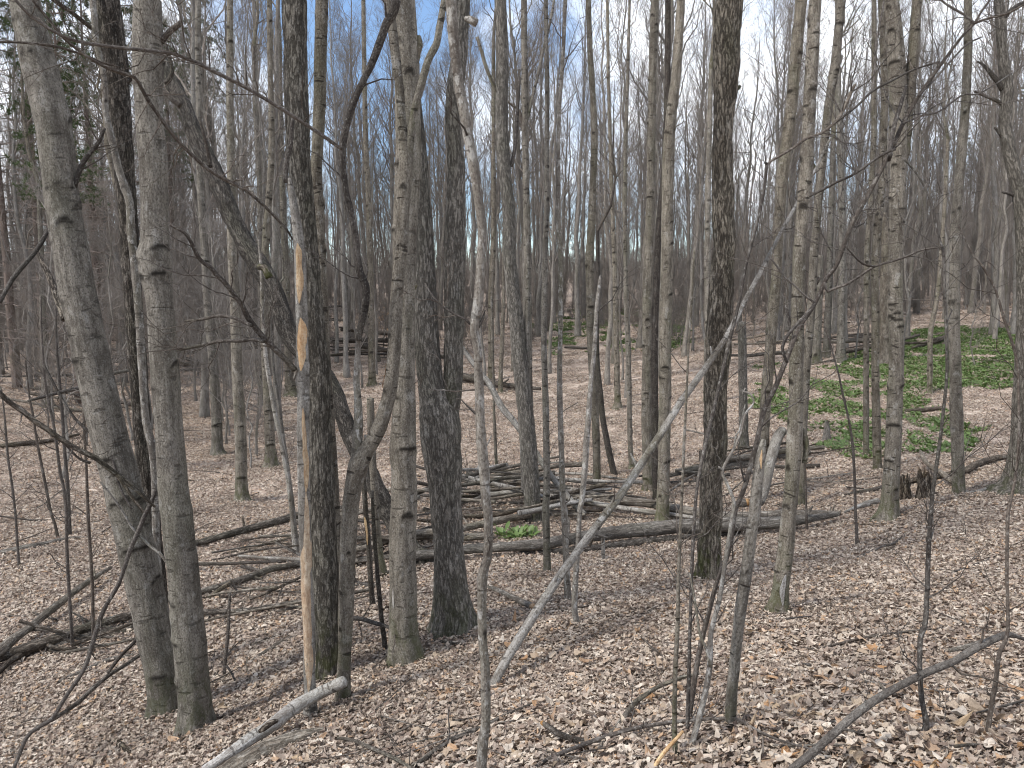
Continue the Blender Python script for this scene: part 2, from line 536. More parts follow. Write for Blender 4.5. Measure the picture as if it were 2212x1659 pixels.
def flat_var(name, cols, attr=True, rough=0.85, scale=14.0, spec=0.2, transl=0.0, damp=0.0):
    """Colour picked from a ramp by the piece's own number plus the object's; a little grain."""
    m, nt, b = _nodes(name)
    b.inputs["Roughness"].default_value = rough
    b.inputs["Specular IOR Level"].default_value = spec
    at = nt.nodes.new("ShaderNodeAttribute")
    at.attribute_name = "tone"
    oi = nt.nodes.new("ShaderNodeObjectInfo")
    f = _math(nt, 'FRACT', _math(nt, 'ADD', at.outputs["Fac"], oi.outputs["Random"]), 0)
    cr = nt.nodes.new("ShaderNodeValToRGB")
    cr.color_ramp.interpolation = 'LINEAR'
    e = cr.color_ramp.elements
    while len(e) < len(cols):
        e.new(0.5)
    for i, (p, c) in enumerate(cols):
        e[i].position = p
        e[i].color = c + (1,)
    nt.links.new(f, cr.inputs[0])
    bc = nt.nodes.new("ShaderNodeAttribute")
    bc.attribute_name = "bco"
    n = _noise(nt, bc.outputs["Vector"], scale, 3.0, 0.6)
    col = _mix(nt, _ramp(nt, n, 0.35, 0.75, 0, 0.4), cr.outputs[0], (0.07, 0.05, 0.038))
    if damp:
        ge = nt.nodes.new("ShaderNodeNewGeometry")
        nd = _noise(nt, ge.outputs["Position"], 1.1, 4.0, 0.62)
        col = _mix(nt, _ramp(nt, nd, 0.47, 0.66, 0, damp), col, (0.115, 0.080, 0.060))
    nt.links.new(col, b.inputs["Base Color"])
    if transl:
        tr = nt.nodes.new("ShaderNodeBsdfTranslucent")
        nt.links.new(col, tr.inputs[0])
        mx = nt.nodes.new("ShaderNodeMixShader")
        mx.inputs[0].default_value = transl
        nt.links.new(b.outputs[0], mx.inputs[1])
        nt.links.new(tr.outputs[0], mx.inputs[2])
        nt.links.new(mx.outputs[0], nt.nodes["Material Output"].inputs[0])
    return m

LEAFCOLS = [(0.0, (0.410, 0.328, 0.252)), (0.10, (0.620, 0.535, 0.435)), (0.20, (0.235, 0.168, 0.130)), (0.32, (0.540, 0.455, 0.372)),
            (0.42, (0.120, 0.083, 0.066)), (0.54, (0.700, 0.620, 0.520)), (0.64, (0.370, 0.298, 0.243)), (0.74, (0.165, 0.115, 0.090)),
            (0.83, (0.590, 0.508, 0.420)), (0.92, (0.480, 0.315, 0.190)), (0.97, (0.320, 0.258, 0.212))]
M['leaf'] = flat_var("dead_leaf", LEAFCOLS, rough=0.7, scale=22.0, spec=0.35, transl=0.12, damp=0.38)
M['bigleaf'] = flat_var("dry_leaf", [(0.0, (0.46, 0.37, 0.27)), (0.2, (0.36, 0.27, 0.19)), (0.4, (0.50, 0.42, 0.33)), (0.55, (0.44, 0.25, 0.12)),
                                     (0.7, (0.27, 0.19, 0.13)), (0.85, (0.52, 0.46, 0.39)), (1.0, (0.42, 0.30, 0.18))], rough=0.6, scale=26.0, spec=0.4, transl=0.12)
M['beechleaf'] = flat_var("beech_leaf", [(0.0, (0.46, 0.31, 0.18)), (0.5, (0.55, 0.40, 0.26)), (1.0, (0.40, 0.26, 0.15))], transl=0.3)
M['leek'] = flat_var("leek_leaf", [(0.0, (0.105, 0.175, 0.045)), (0.35, (0.155, 0.235, 0.070)), (0.7, (0.078, 0.135, 0.034)), (1.0, (0.190, 0.265, 0.092))],
                     rough=0.5, spec=0.4, transl=0.3, scale=5.0)
M['needle'] = flat_var("pine_needle", [(0.0, (0.050, 0.080, 0.032)), (0.5, (0.080, 0.115, 0.045)), (1.0, (0.062, 0.092, 0.040))], scale=4.0, transl=0.15)

def soil_material():
    m, nt, b = _nodes("leaf_mould")
    tc = nt.nodes.new("ShaderNodeTexCoord")
    v = tc.outputs["Object"]
    vo = nt.nodes.new("ShaderNodeTexVoronoi")
    vo.inputs["Scale"].default_value = 11.0
    nt.links.new(v, vo.inputs["Vector"])
    sp = nt.nodes.new("ShaderNodeSeparateColor")
    nt.links.new(vo.outputs["Color"], sp.inputs[0])
    cr = nt.nodes.new("ShaderNodeValToRGB")
    e = cr.color_ramp.elements
    cols = [(0.0, (0.18, 0.130, 0.102)), (0.3, (0.37, 0.30, 0.24)), (0.6, (0.50, 0.42, 0.35)), (0.85, (0.27, 0.195, 0.15)), (1.0, (0.54, 0.46, 0.385))]
    while len(e) < len(cols):
        e.new(0.5)
    for i, (p, c) in enumerate(cols):
        e[i].position = p
        e[i].color = c + (1,)
    nt.links.new(sp.outputs[0], cr.inputs[0])
    n = _noise(nt, v, 0.7, 4.0, 0.6)
    col = _mix(nt, _ramp(nt, n, 0.4, 0.7, 0, 0.5), cr.outputs[0], (0.24, 0.180, 0.142))
    nt.links.new(col, b.inputs["Base Color"])
    bp = nt.nodes.new("ShaderNodeBump")
    bp.inputs["Strength"].default_value = 0.6
    bp.inputs["Distance"].default_value = 0.03
    nt.links.new(vo.outputs["Distance"], bp.inputs["Height"])
    nt.links.new(bp.outputs[0], b.inputs["Normal"])
    return m
M['soil'] = soil_material()

# ------------------------------------------------------------------ ground
def make_ground():
    def axis(lo, hi, fine, n):
        t = np.linspace(-1, 1, n)
        s = np.sinh(t * fine) / math.sinh(fine)
        return np.where(s < 0, -lo * -s, hi * s) if lo > 0 else hi * s
    xs = axis(600, 600, 6.2, 241)
    ys = np.concatenate([np.linspace(-40, -2, 20), -2 + 702 * (np.expm1(np.linspace(0.02, 1, 230) * 6.0) / math.expm1(6.0))])
    X, Y = np.meshgrid(xs, ys)
    Z = H(X, Y)
    ny, nx = X.shape
    V = np.stack([X, Y, Z], -1).reshape(-1, 3)
    i = np.arange(ny - 1)[:, None]
    j = np.arange(nx - 1)[None]
    Q = np.stack([i * nx + j, i * nx + j + 1, (i + 1) * nx + j + 1, (i + 1) * nx + j], -1).reshape(-1, 4)
    mb = MB()
    mb.add(V, Q)
    g = link("forest_floor", mb.mesh("forest_floor", M['soil']))
    g["kind"] = "structure"
    return g
GROUND = make_ground()
# ------------------------------------------------------------------ trunks, logs, limbs measured along their axis
def parse(s):
    a = np.array([[float(t) for t in p.split(",")] for p in s.split()])
    return a

def path_world(a, depth):
    """a (k,3): x, y, width in picture units; depth: scalar or (first,last) -> points and radii."""
    k = len(a)
    if np.ndim(depth) == 0:
        Y = np.full(k, float(depth))
    else:
        L = np.concatenate([[0], np.cumsum(np.hypot(np.diff(a[:, 0]), np.diff(a[:, 1])))])
        Y = np.interp(L / max(L[-1], 1e-6), np.linspace(0, 1, len(depth)), depth)
    P = at_depth(a[:, 0], a[:, 1], Y)
    R = a[:, 2] * cam_depth(P) / FPX / 2
    return P, np.maximum(R, 0.0022)

def bark_disp(kind, seed, r0, length, near):
    rng = np.random.RandomState(seed)
    scars = []
    if kind in ('smooth', 'young', 'mottled', 'pale', 'greydead', 'whitelog'):
        ns = int(min(60, length * (3.6 if kind == 'young' else 2.8)))
        for _ in range(ns):
            k = min(1.0, r0 / 0.11)
            scars.append((rng.uniform(-2.2, 2.2), rng.uniform(0.3, length), rng.uniform(.35, 1.15) * (.55 + .45 * k), rng.uniform(.016, .040) * (.4 + .6 * k), rng.uniform(.05, .15)))
    off = rng.uniform(0, 50, 3)

    def shape(TH, S, RR):
        X = np.stack([np.cos(TH) * RR, np.sin(TH) * RR, S], -1) + off
        f = 1 + (0.10 if 'log' in kind else 0.06) * vnoise(X * np.array([5.0, 5.0, 2.2]), seed)
        f = f + 0.03 * vnoise(X * np.array([13.0, 13.0, 6.0]), seed + 1)
        if kind == 'furrowed':
            f = f + near * 0.13 * (0.4 - np.abs(vnoise(X * np.array([26.0, 26.0, 4.0]), seed + 2) + 0.5 * vnoise(X * np.array([50.0, 50.0, 11.0]), seed + 3)))
        elif kind in ('shaggy', 'darkshag', 'greyfurrow', 'rotten', 'log', 'darklog'):
            f = f + near * 0.11 * (0.4 - np.abs(vnoise(X * np.array([22.0, 22.0, 4.0]), seed + 2) + 0.5 * vnoise(X * np.array([44.0, 44.0, 11.0]), seed + 4))) + near * 0.06 * vnoise(X * np.array([9.0, 9.0, 5.0]), seed + 3)
        for a, s, wa, ws, am in scars:
            d = (TH - a + math.pi) % (2 * math.pi) - math.pi
            arch = s - 0.35 * RR * (d / wa) ** 2
            f = f + am * np.exp(-(d / wa) ** 2) * np.exp(-((S - arch) / (ws * 1.6)) ** 2)
        return f

    def tone(TH, S, RR):
        t = np.zeros_like(S)
        for a, s, wa, ws, am in scars:
            d = (TH - a + math.pi) % (2 * math.pi) - math.pi
            arch = s - 0.35 * RR * (d / wa) ** 2 - ws * 0.9
            t = np.maximum(t, np.exp(-(d / wa) ** 4) * np.exp(-((S - arch) / (ws * 0.8)) ** 2) * min(1.0, am * (7 + 4 * min(1.0, r0 / 0.11))))
        return t
    return shape, tone

def flare_disp(base, seed, amount, hgt):
    rng = np.random.RandomState(seed + 99)
    k = rng.randint(4, 7)
    ph = rng.uniform(0, 2 * math.pi, 3)

    def f(TH, S, RR):
        e = np.exp(-np.maximum(S, 0) / hgt)
        lob = 0.45 + 0.40 * np.cos(k * TH + ph[0]) + 0.22 * np.cos((k - 2) * TH + ph[1])
        return base(TH, S, RR) + amount * e ** 1.6 * np.maximum(lob, 0.05)
    return f

FEET = []
_seed = [100]

def nseed():
    _seed[0] += 1
    return _seed[0]

def side_count(w):
    return int(np.clip(w * 0.85, 7, 46))

def solid(mb, P, R, mat, w, mi=0, s0=0.0, flare=0.0, near=1.0, seed=None, cap=(True, True)):
    """A bark-covered stem from a measured path."""
    seed = nseed() if seed is None else seed
    n = side_count(w)
    ds = float(np.clip(np.mean(R) * (0.28 if w > 30 else 0.7), 0.022, 0.4)) if w > 12 else max(0.05, float(np.mean(R)) * 2.2)
    PP, RR = spline(P, R, ds)
    Ltot = float(np.linalg.norm(np.diff(PP, axis=0), axis=1).sum())
    disp, tone = bark_disp(mat, seed, float(R[0]), Ltot, near)
    if flare > 0:
        disp = flare_disp(disp, seed, flare, max(0.12, R[0] * 1.3))
    if w < 12:
        tone = None
    tube(mb, PP, RR, n, disp, tone, mi, cap, s0)
    return PP, RR

def limb_spray(mb, origin, dirs, lengths, r0, rng, up=0.25, m=6, n=5):
    """Curving limbs starting at points; returns (P,R) of each."""
    N = len(origin)
    t = np.linspace(0, 1, m)
    d = unit(dirs)
    up_v = np.array([0, 0, 1.0])
    P = origin[:, None] + (d[:, None] * t[None, :, None] + up * (t ** 2)[None, :, None] * up_v) * lengths[:, None, None]
    P = P + rng.normal(0, 0.03, P.shape) * lengths[:, None, None] * (t > 0.05)[None, :, None]
    R = np.asarray(r0)[:, None] * (1 - t * 0.82)[None]
    strands(mb, P, R, n)
    return P, R

def children_of(P, R, per, rng, lo=0.25, hi=0.98, lfrac=0.45, spread=0.9, up=0.2, m=4, n=3, mb=None, rfrac=0.55, lmin=0.15, rmin=0.0022):
    """Side shoots along strands P (N,m,3)."""
    N, mm, _ = P.shape
    L = np.linalg.norm(np.diff(P, axis=1), axis=2).sum(1)
    idx = np.repeat(np.arange(N), per)
    f = rng.uniform(lo, hi, len(idx)) * (mm - 1)
    i = np.minimum(f.astype(int), mm - 2)
    fr = (f - i)[:, None]
    o = P[idx, i] * (1 - fr) + P[idx, i + 1] * fr
    r = R[idx, i] * (1 - fr[:, 0]) + R[idx, i + 1] * fr[:, 0]
    d = unit(P[idx, i + 1] - P[idx, i])
    rnd = unit(rng.normal(0, 1, d.shape))
    rnd = rnd - d * (rnd * d).sum(-1, keepdims=True)
    dd = unit(d * 0.75 + unit(rnd) * spread + np.array([0, 0, up]))
    ln = np.maximum(L[idx] * lfrac * (1 - 0.55 * f / (mm - 1)) * rng.uniform(0.6, 1.3, len(idx)), lmin)
    return limb_spray(mb, o, dd, ln, np.maximum(r * rfrac, rmin), rng, up=up, m=m, n=n)

def add_twigs(parent, origin, PP, RR, mat, rng, count, length=0.5, lo=0.15, hi=1.0, second=4, flat=0.3, name='twigs'):
    """Fine side shoots along one limb, as one part."""
    mb = MB()
    m = len(PP)
    f = rng.uniform(lo, hi, count) * (m - 1)
    i = np.minimum(f.astype(int), m - 2)
    o = PP[i]
    r = RR[i]
    d = unit(PP[i + 1] - PP[i])
    rnd = rng.normal(0, 1, d.shape)
    rnd = rnd - d * (rnd * d).sum(-1, keepdims=True)
    dd = unit(d * 0.6 + unit(rnd) + np.array([0, 0, flat]))
    ln = length * rng.uniform(0.4, 1.3, count)
    P, R = limb_spray(mb, o, dd, ln, np.clip(r * 0.4, 0.0025, 0.007), rng, up=0.15, m=6, n=4)
    if second:
        children_of(P, R, second, rng, mb=mb, lfrac=0.5, spread=0.9, m=4, n=3, up=0.08, lmin=0.06)
    t = link(name, mb.mesh(name, M[mat], origin), parent)
    t["kind"] = "stuff"
    return t

def crown_above(mb, P_top, R_top, d, rng, height, nb=14):
    """The part of a tree above the picture: leader and limbs."""
    k = 7
    t = np.linspace(0, 1, k)
    d = unit(d * np.array([0.55, 0.55, 1]) + np.array([0, 0, 0.25]))
    Q = P_top + d * height * t[:, None]
    Q[:, :2] += np.cumsum(rng.normal(0, 0.10, (k, 2)), 0) * (t > 0)[:, None]
    RQ = R_top * (1 - 0.93 * t)
    tube(mb, Q, np.maximum(RQ, .004), 8, cap=(False, True))
    f = rng.uniform(0.1, 0.95, nb) * (k - 1)
    i = np.minimum(f.astype(int), k - 2)
    fr = (f - i)[:, None]
    o = Q[i] * (1 - fr) + Q[i + 1] * fr
    az = rng.uniform(0, 2 * math.pi, nb)
    el = rng.uniform(0.5, 1.1, nb)
    dd = np.stack([np.cos(az) * np.cos(el), np.sin(az) * np.cos(el), np.sin(el)], -1)
    P, R = limb_spray(mb, o, dd, height * rng.uniform(0.12, 0.3, nb), np.maximum(RQ[i] * 0.4, .004), rng, m=6, n=4)
    P2, R2 = children_of(P, R, 5, rng, mb=mb)
    children_of(P2, R2, 3, rng, mb=mb, m=3)

def tree(name, label, cat, mat, spec, depth=None, branches=(), bare=(), flare=None, extend=True, group=None,
         twigs=0, twig_len=0.5, top_h=None, dd=0.0, sink=0.25, stuffmat='twig', height=None):
    """A standing tree: spec runs from the base up. branches: (mat, spec, depths or None[, name])."""
    a = parse(spec)
    rng = np.random.RandomState(nseed())
    if depth is None:
        hit = ground_hit(a[0, 0], a[0, 1])
        depth = hit[1] + a[0, 2] * hit[1] / FPX * 0.3
    P, R = path_world(a, depth if dd == 0 else (depth, depth + dd))
    # carry the base down into the ground
    gz = float(H(P[0, 0], P[0, 1]))
    dv = unit(P[0] - P[1])
    if P[0, 2] > gz + 0.03:
        n = P[0] + np.array([dv[0] * 0.3, 0, -1]) * (P[0, 2] - gz)
        P = np.concatenate([[n], P])
        R = np.concatenate([[R[0]], R])
        gz = float(H(P[0, 0], P[0, 1]))
    base = np.array([P[0, 0], P[0, 1], gz])
    P = np.concatenate([[P[0] + np.array([0, 0, -sink])], P])
    R = np.concatenate([[R[0]], R])
    w = float(a[:, 2].max())
    if flare is None:
        flare = 0.55 if w > 17 else 0.15
    root = thing(name, label, cat, base, group)
    if w > 13:
        FEET.append((base[0], base[1], float(R[0])))
    mb = MB()
    s0 = -sink
    PP, RR = solid(mb, P, R, mat, w, flare=flare, s0=s0, cap=(True, not extend))
    link('trunk', mb.mesh('trunk', M[mat], base), root)
    if extend:
        cb = MB()
        hgt = height if height else float(np.clip(RR[-1] * 95, 2.0, 11.0))
        crown_above(cb, PP[-1], RR[-1], unit(PP[-1] - PP[-max(3, len(PP) // 6)]), rng, hgt)
        link('crown', cb.mesh('crown', M[mat], base), root)
    for b in branches:
        bm, bs, bd = b[0], b[1], b[2]
        ba = parse(bs)
        BP, BR = path_world(ba, depth if bd is None else bd)
        bb = MB()
        QP, QR = solid(bb, BP, BR, bm, float(ba[:, 2].max()))
        bo = link(b[3] if len(b) > 3 else 'branch', bb.mesh('branch', M[bm], base), root)
        nt = b[4] if len(b) > 4 else 0
        if nt:
            add_twigs(bo, base, QP, QR, stuffmat, rng, nt, twig_len)
    for bs in bare:
        bmat, bname, bs = bs if isinstance(bs, tuple) else ('bare', 'bare_wood', bs)
        ba = parse(bs)
        BP, BR = path_world(ba, depth)
        # strip of exposed wood lying on the viewer's side of the stem
        sb = MB()
        SP, SR = spline(BP, BR, 0.05)
        idx = np.argmin(((SP[:, None] - PP[None]) ** 2).sum(-1), 1)
        off = SP - PP[idx]
        rtr = RR[idx]
        hw = SR
        m = len(SP)
        cols = 7
        u = np.linspace(-1, 1, cols)
        edge = 1 + 0.25 * vnoise(np.stack([np.repeat(u[None], m, 0) * 3, np.repeat(np.arange(m)[:, None] * 0.6, cols, 1), np.zeros((m, cols))], -1), nseed())
        taper = np.minimum(1, np.minimum(np.arange(m), np.arange(m)[::-1]) / 1.5 + 0.25)[:, None]
        xo = off[:, None, 0] + hw[:, None] * u[None] * edge * taper
        xo = np.clip(xo, -rtr[:, None] * 0.97, rtr[:, None] * 0.97)
        yo = -np.sqrt(np.maximum(rtr[:, None] ** 2 - xo ** 2, 1e-6)) * (1.07 if bmat == 'bare' else 1.035) - 0.004
        V = np.stack([PP[idx, 0][:, None] + xo, PP[idx, 1][:, None] + yo, np.repeat(SP[:, 2][:, None], cols, 1)], -1)
        i = np.arange(m - 1)[:, None]
        j = np.arange(cols - 1)[None]
        Q = np.stack([i * cols + j, i * cols + j + 1, (i + 1) * cols + j + 1, (i + 1) * cols + j], -1).reshape(-1, 4)
        Vb = V.copy()
        Vb[..., 1] += 0.03
        B = np.stack([xo, yo * 0, np.repeat(SP[:, 2][:, None], cols, 1)], -1)
        sb.add(V, Q, None, B)
        rim = []
        ring = [(r, 0) for r in range(m)] + [(m - 1, c) for c in range(1, cols)] + [(r, cols - 1) for r in range(m - 2, -1, -1)] + [(0, c) for c in range(cols - 2, 0, -1)]
        ring = [r * cols + c for r, c in ring]
        k = m * cols
        VV = np.concatenate([V.reshape(-1, 3)[ring], Vb.reshape(-1, 3)[ring]])
        q = len(ring)
        rim = [[x, (x + 1) % q, q + (x + 1) % q, q + x] for x in range(q)]
        sb.add(VV, rim, None, VV)
        link(bname, sb.mesh(bname, M[bmat], base), root)
    if twigs:
        add_twigs(root, base, PP, RR, stuffmat, rng, twigs, twig_len, lo=0.2)
    return root, PP, RR, depth

def lying(name, label, cat, mat, spec, lift=0.0, group=None, cut=None, twigs=0, twig_len=0.3, depths=None, sub=(), single=True, stub=0):
    """A log, branch or stick on the ground (or, with depths, leaning / hanging)."""
    a = parse(spec)
    for e, n in ((0, 1), (-1, -2)):                 # pieces that leave the picture go on beyond it
        if a[e, 0] <= 0 or a[e, 0] >= 2212:
            d = a[e] - a[n]
            d = d / max(abs(d[0]), 1) * 170
            q = np.array([a[e, 0] + d[0], a[e, 1] + d[1], a[e, 2]])
            a = np.concatenate([[q], a]) if e == 0 else np.concatenate([a, [q]])
    rng = np.random.RandomState(nseed())
    if depths is None:
        lifts = np.broadcast_to(np.asarray(lift, float), (len(a),)) if np.ndim(lift) == 0 else np.interp(np.linspace(0, 1, len(a)), np.linspace(0, 1, len(lift)), lift)
        P = []
        for (x, y, w), lf in zip(a, lifts):
            h0 = ground_hit(x, y)
            r = w * h0[1] / FPX / 2
            P.append(ground_hit(x, y, r * 0.85 + lf))
        P = np.array(P)
        R = np.maximum(a[:, 2] * cam_depth(P) / FPX / 2, 0.003)
    else:
        P, R = path_world(a, depths)
    base = P[0].copy()
    w = float(a[:, 2].max())
    mb = MB()
    PP, RR = solid(mb, P, R, mat, w)
    mats = [M[mat]]
    need = bool(cut or twigs or sub or stub)
    me = mb.mesh(name if not need else 'stem', mats, base)
    if not need:
        o = link(name, me, None, base)
        return tag(o, label, cat, group)
    root = thing(name, label, cat, base, group)
    link('stem', me, root)
    if cut is not None:
        e = -1 if cut == 'end' else 0
        tdir = unit(PP[-1] - PP[-2]) if e == -1 else unit(PP[0] - PP[1])
        cb = MB()
        tube(cb, np.array([PP[e] - tdir * 0.01, PP[e] + tdir * (0.012 + RR[e] * .36)]), np.array([RR[e] * 1.02, RR[e] * 0.96]), 14)
        link('cut_end', cb.mesh('cut_end', M['cut'], base), root)
    for _ in range(stub):
        i = rng.randint(2, len(PP) - 2)
        td = unit(PP[i + 1] - PP[i])
        az = unit(np.cross(td, rng.normal(0, 1, 3)) + np.array([0, -.3, .5]) + td * 0.5)
        L = RR[i] * rng.uniform(1.8, 4)
        sb = MB()
        tube(sb, PP[i] + az * np.linspace(0, RR[i] + L, 4)[:, None], RR[i] * np.array([.42, .36, .3, .22]), 7)
        link('branch_stub', sb.mesh('branch_stub', M[mat], base), root)
    for sm, ss, sd in sub:
        sa = parse(ss)
        if sd is None:
            SPt, SRt = path_world(sa, base[1])
        else:
            SPt, SRt = path_world(sa, sd)
        sb = MB()
        solid(sb, SPt, SRt, sm, float(sa[:, 2].max()))
        link('branch', sb.mesh('branch', M[sm], base), root)
    if twigs:
        add_twigs(root, base, PP, RR, 'twig', rng, twigs, twig_len, second=2)
    return root
# ------------------------------------------------------------------ the standing trees of the clearing
# clump of maples by the fallen birch log
tree('maple_tree', 'thick grey maple leaning over its clump, with flaky bark and dark scars', 'tree', 'smooth',
     "357,1550,72 355,1506,66 346,1440,69 333,1373,73 320,1306,73 307,1239,74 292,1170,76 278,1106,77 273,1086,75 258,1020,74 240,953,73 224,886,73 207,820,72 193,750,73 180,686,73 165,620,72 152,533,70 140,467,69 130,400,67 122,333,69 115,267,70 100,200,70 82,133,70 65,60,63 53,0,60",
     branches=[('dark', "160,405,11 175,360,11 192,333,10 213,307,9 222,285,8 227,277,5", None, 'branch', 5),
               ('dark', "117,480,10 105,495,9 90,523,10 77,543,9 67,556,9 45,580,10 27,603,10 10,633,9 0,653,8", (6.9, 6.3)),
               ('rotten', "140,690,15 128,655,14 112,612,13 98,580,12 80,545,8", (7.6, 8.2)),
               ('twig', "195,1000,6 170,990,5 140,960,4 110,940,3", (6.9, 6.6), 'branch', 6)], twigs=0)
tree('maple_tree', 'smooth grey maple in front of its clump, swollen collar half way up', 'tree', 'smooth',
     "425,1586,74 422,1540,68 420,1506,67 415,1440,66 409,1373,65 402,1306,65 396,1239,65 389,1170,65 382,1106,65 378,1086,63 372,1020,60 367,953,58 362,886,58 357,820,58 352,750,57 348,686,57 344,640,58 338,600,64 333,555,68 333,530,58 334,500,55 333,433,56 332,367,58 327,300,57 322,233,55 320,160,60 319,100,62 318,0,57",
     branches=[('dark', "349,92,12 360,75,12 375,62,12 392,48,11", None)],
     bare=["300,553,3 300,535,7 306,520,4"])
tree('maple_tree', 'mossy dark maple stem standing behind its clump, brownish above', 'tree', 'darkshag',
     "352,1400,30 350,1330,30 340,1239,32 332,1170,33 325,1086,34 317,1020,35 310,953,36 305,886,36 300,820,36 295,750,36 290,686,36 286,620,37 282,553,38 277,480,40 270,400,41 262,300,44 255,220,47 247,133,53 238,60,52 232,0,50",
     depth=7.6, branches=[('dark', "262,190,13 240,205,8 285,168,9 290,150,7", None)], top_h=None)
tree('sapling', 'slim pale stem twisting up between the stems of a maple clump', 'tree', 'mottled',
     "345,1300,16 338,1170,16 333,1000,17 320,930,17 313,886,16 307,800,16 303,720,17 297,640,16 290,560,17 283,500,17 280,440,17 268,400,17 258,370,16 246,320,15 237,283,15 228,240,13 227,190,12 220,140,12 208,90,12 204,40,13 200,0,13",
     depth=7.4, flare=0.1)
tree('bare_tree', 'dark bare trunk rising from leaves behind a maple clump', 'tree', 'young',
     "302,1012,24 302,985,20 300,940,19 292,850,19 286,760,18 280,660,17 272,560,16 262,440,15")

# the big dead tree that leans behind the split trunk
tree('leaning_tree', 'dark rough-barked dead tree leaning steeply behind the split trunk', 'tree', 'darkshag',
     "908,1222,58 893,1200,46 870,1160,42 848,1120,40 827,1086,40 812,1055,38 797,1020,38 778,985,37 760,950,36 738,890,35 717,836,36 690,795,37 655,760,39 627,726,40 613,690,40 600,653,40 585,618,41 567,586,42 550,558,41 533,533,40 517,500,38 500,467,38 483,425,38 467,383,38 448,345,37 430,310,36 417,283,35 408,257,33 397,230,32 388,210,32 375,185,32 364,165,27 358,140,22 356,112,14",
     dd=4.0, extend=False,
     branches=[('dark', "356,180,11 367,170,10 372,150,8 365,120,7 358,95,6", None),
               ('dark', "390,228,13 372,215,11 358,202,10 350,195,7", None),
               ('dark', "455,362,9 448,322,8 440,290,7 432,262,5", None),
               ('shaggy', "582,600,16 572,580,15 562,577,14 556,580,8", None)])

# split trunk with the peeled strip, and its neighbours
tree('maple_tree', 'grey furrowed trunk with a dead peeling stem pressed to its side', 'tree', 'greyfurrow',
     "708,1474,52 707,1440,49 706,1373,50 704,1306,53 702,1239,55 698,1160,57 695,1086,58 692,1020,57 690,953,55 687,886,55 685,820,55 680,750,54 675,686,53 667,610,51 660,533,50 655,467,50 650,400,50 645,333,50 643,267,50 640,200,50 638,133,50 637,60,51 636,0,52", flare=0.15)
tree('dead_tree', 'dead peeling stem with long strips of orange bare wood', 'tree', 'greydead',
     "671,1550,30 670,1500,26 668,1440,25 668,1373,25 662,1239,25 659,1160,26 657,1086,26 656,1020,26 655,953,27 655,886,26 655,820,26 653,750,25 652,686,25 650,620,25 648,553,24 645,520,22 640,480,20 634,440,17 628,405,12 624,385,6",
     depth=5.55, extend=False, flare=0.05,
     bare=["654,800,6 655,770,15 655,740,16 655,700,15 653,686,6", "650,655,5 651,620,13 649,580,13 648,540,12 646,526,4",
           "664,1060,5 664,1000,9 661,950,8 658,880,4", "670,1490,4 671,1440,14 668,1400,19 667,1350,20 664,1300,21 663,1250,21 663,1200,20 666,1160,11 665,1100,7 664,1060,4"],
    branches=[('dark', "637,800,13 620,780,12 600,760,12 585,745,12 568,728,12 550,706,12 535,685,12 523,660,11 508,640,10 495,622,10 481,606,10 467,593,10 455,578,10 440,568,9 427,553,9 412,522,8 400,505,7 383,494,6 367,486,5", (5.5, 5.0), 'branch', 16),
               ('dark', "570,737,9 545,733,9 517,736,9 490,736,8 467,738,8 440,745,8 415,750,7 383,757,5", (5.3, 5.7), 'branch', 10),
               ('dark', "543,703,8 528,697,8 512,689,7 490,684,7 467,682,7 450,687,6 427,691,6 400,693,4", (5.25, 5.6), 'branch', 6),
               ('dark', "652,690,12 645,660,10 640,630,9 638,600,6", None),
               ('dark', "618,395,11 617,370,11 621,340,11 628,310,11 630,280,9 633,255,6", None),
               ('pale', "635,820,5 640,800,6 645,780,5 640,745,3", None)])
tree('maple_tree', 'slimmer grey trunk rising just behind the split trunk, one stem branch', 'tree', 'young',
     "735,1330,27 728,1200,27 720,1086,27 712,950,27 703,820,27 697,686,27 692,553,26 688,450,25 683,380,25 686,320,25 689,260,26 691,200,27 692,133,27 694,60,27 695,0,27", depth=7.2, flare=0.2)

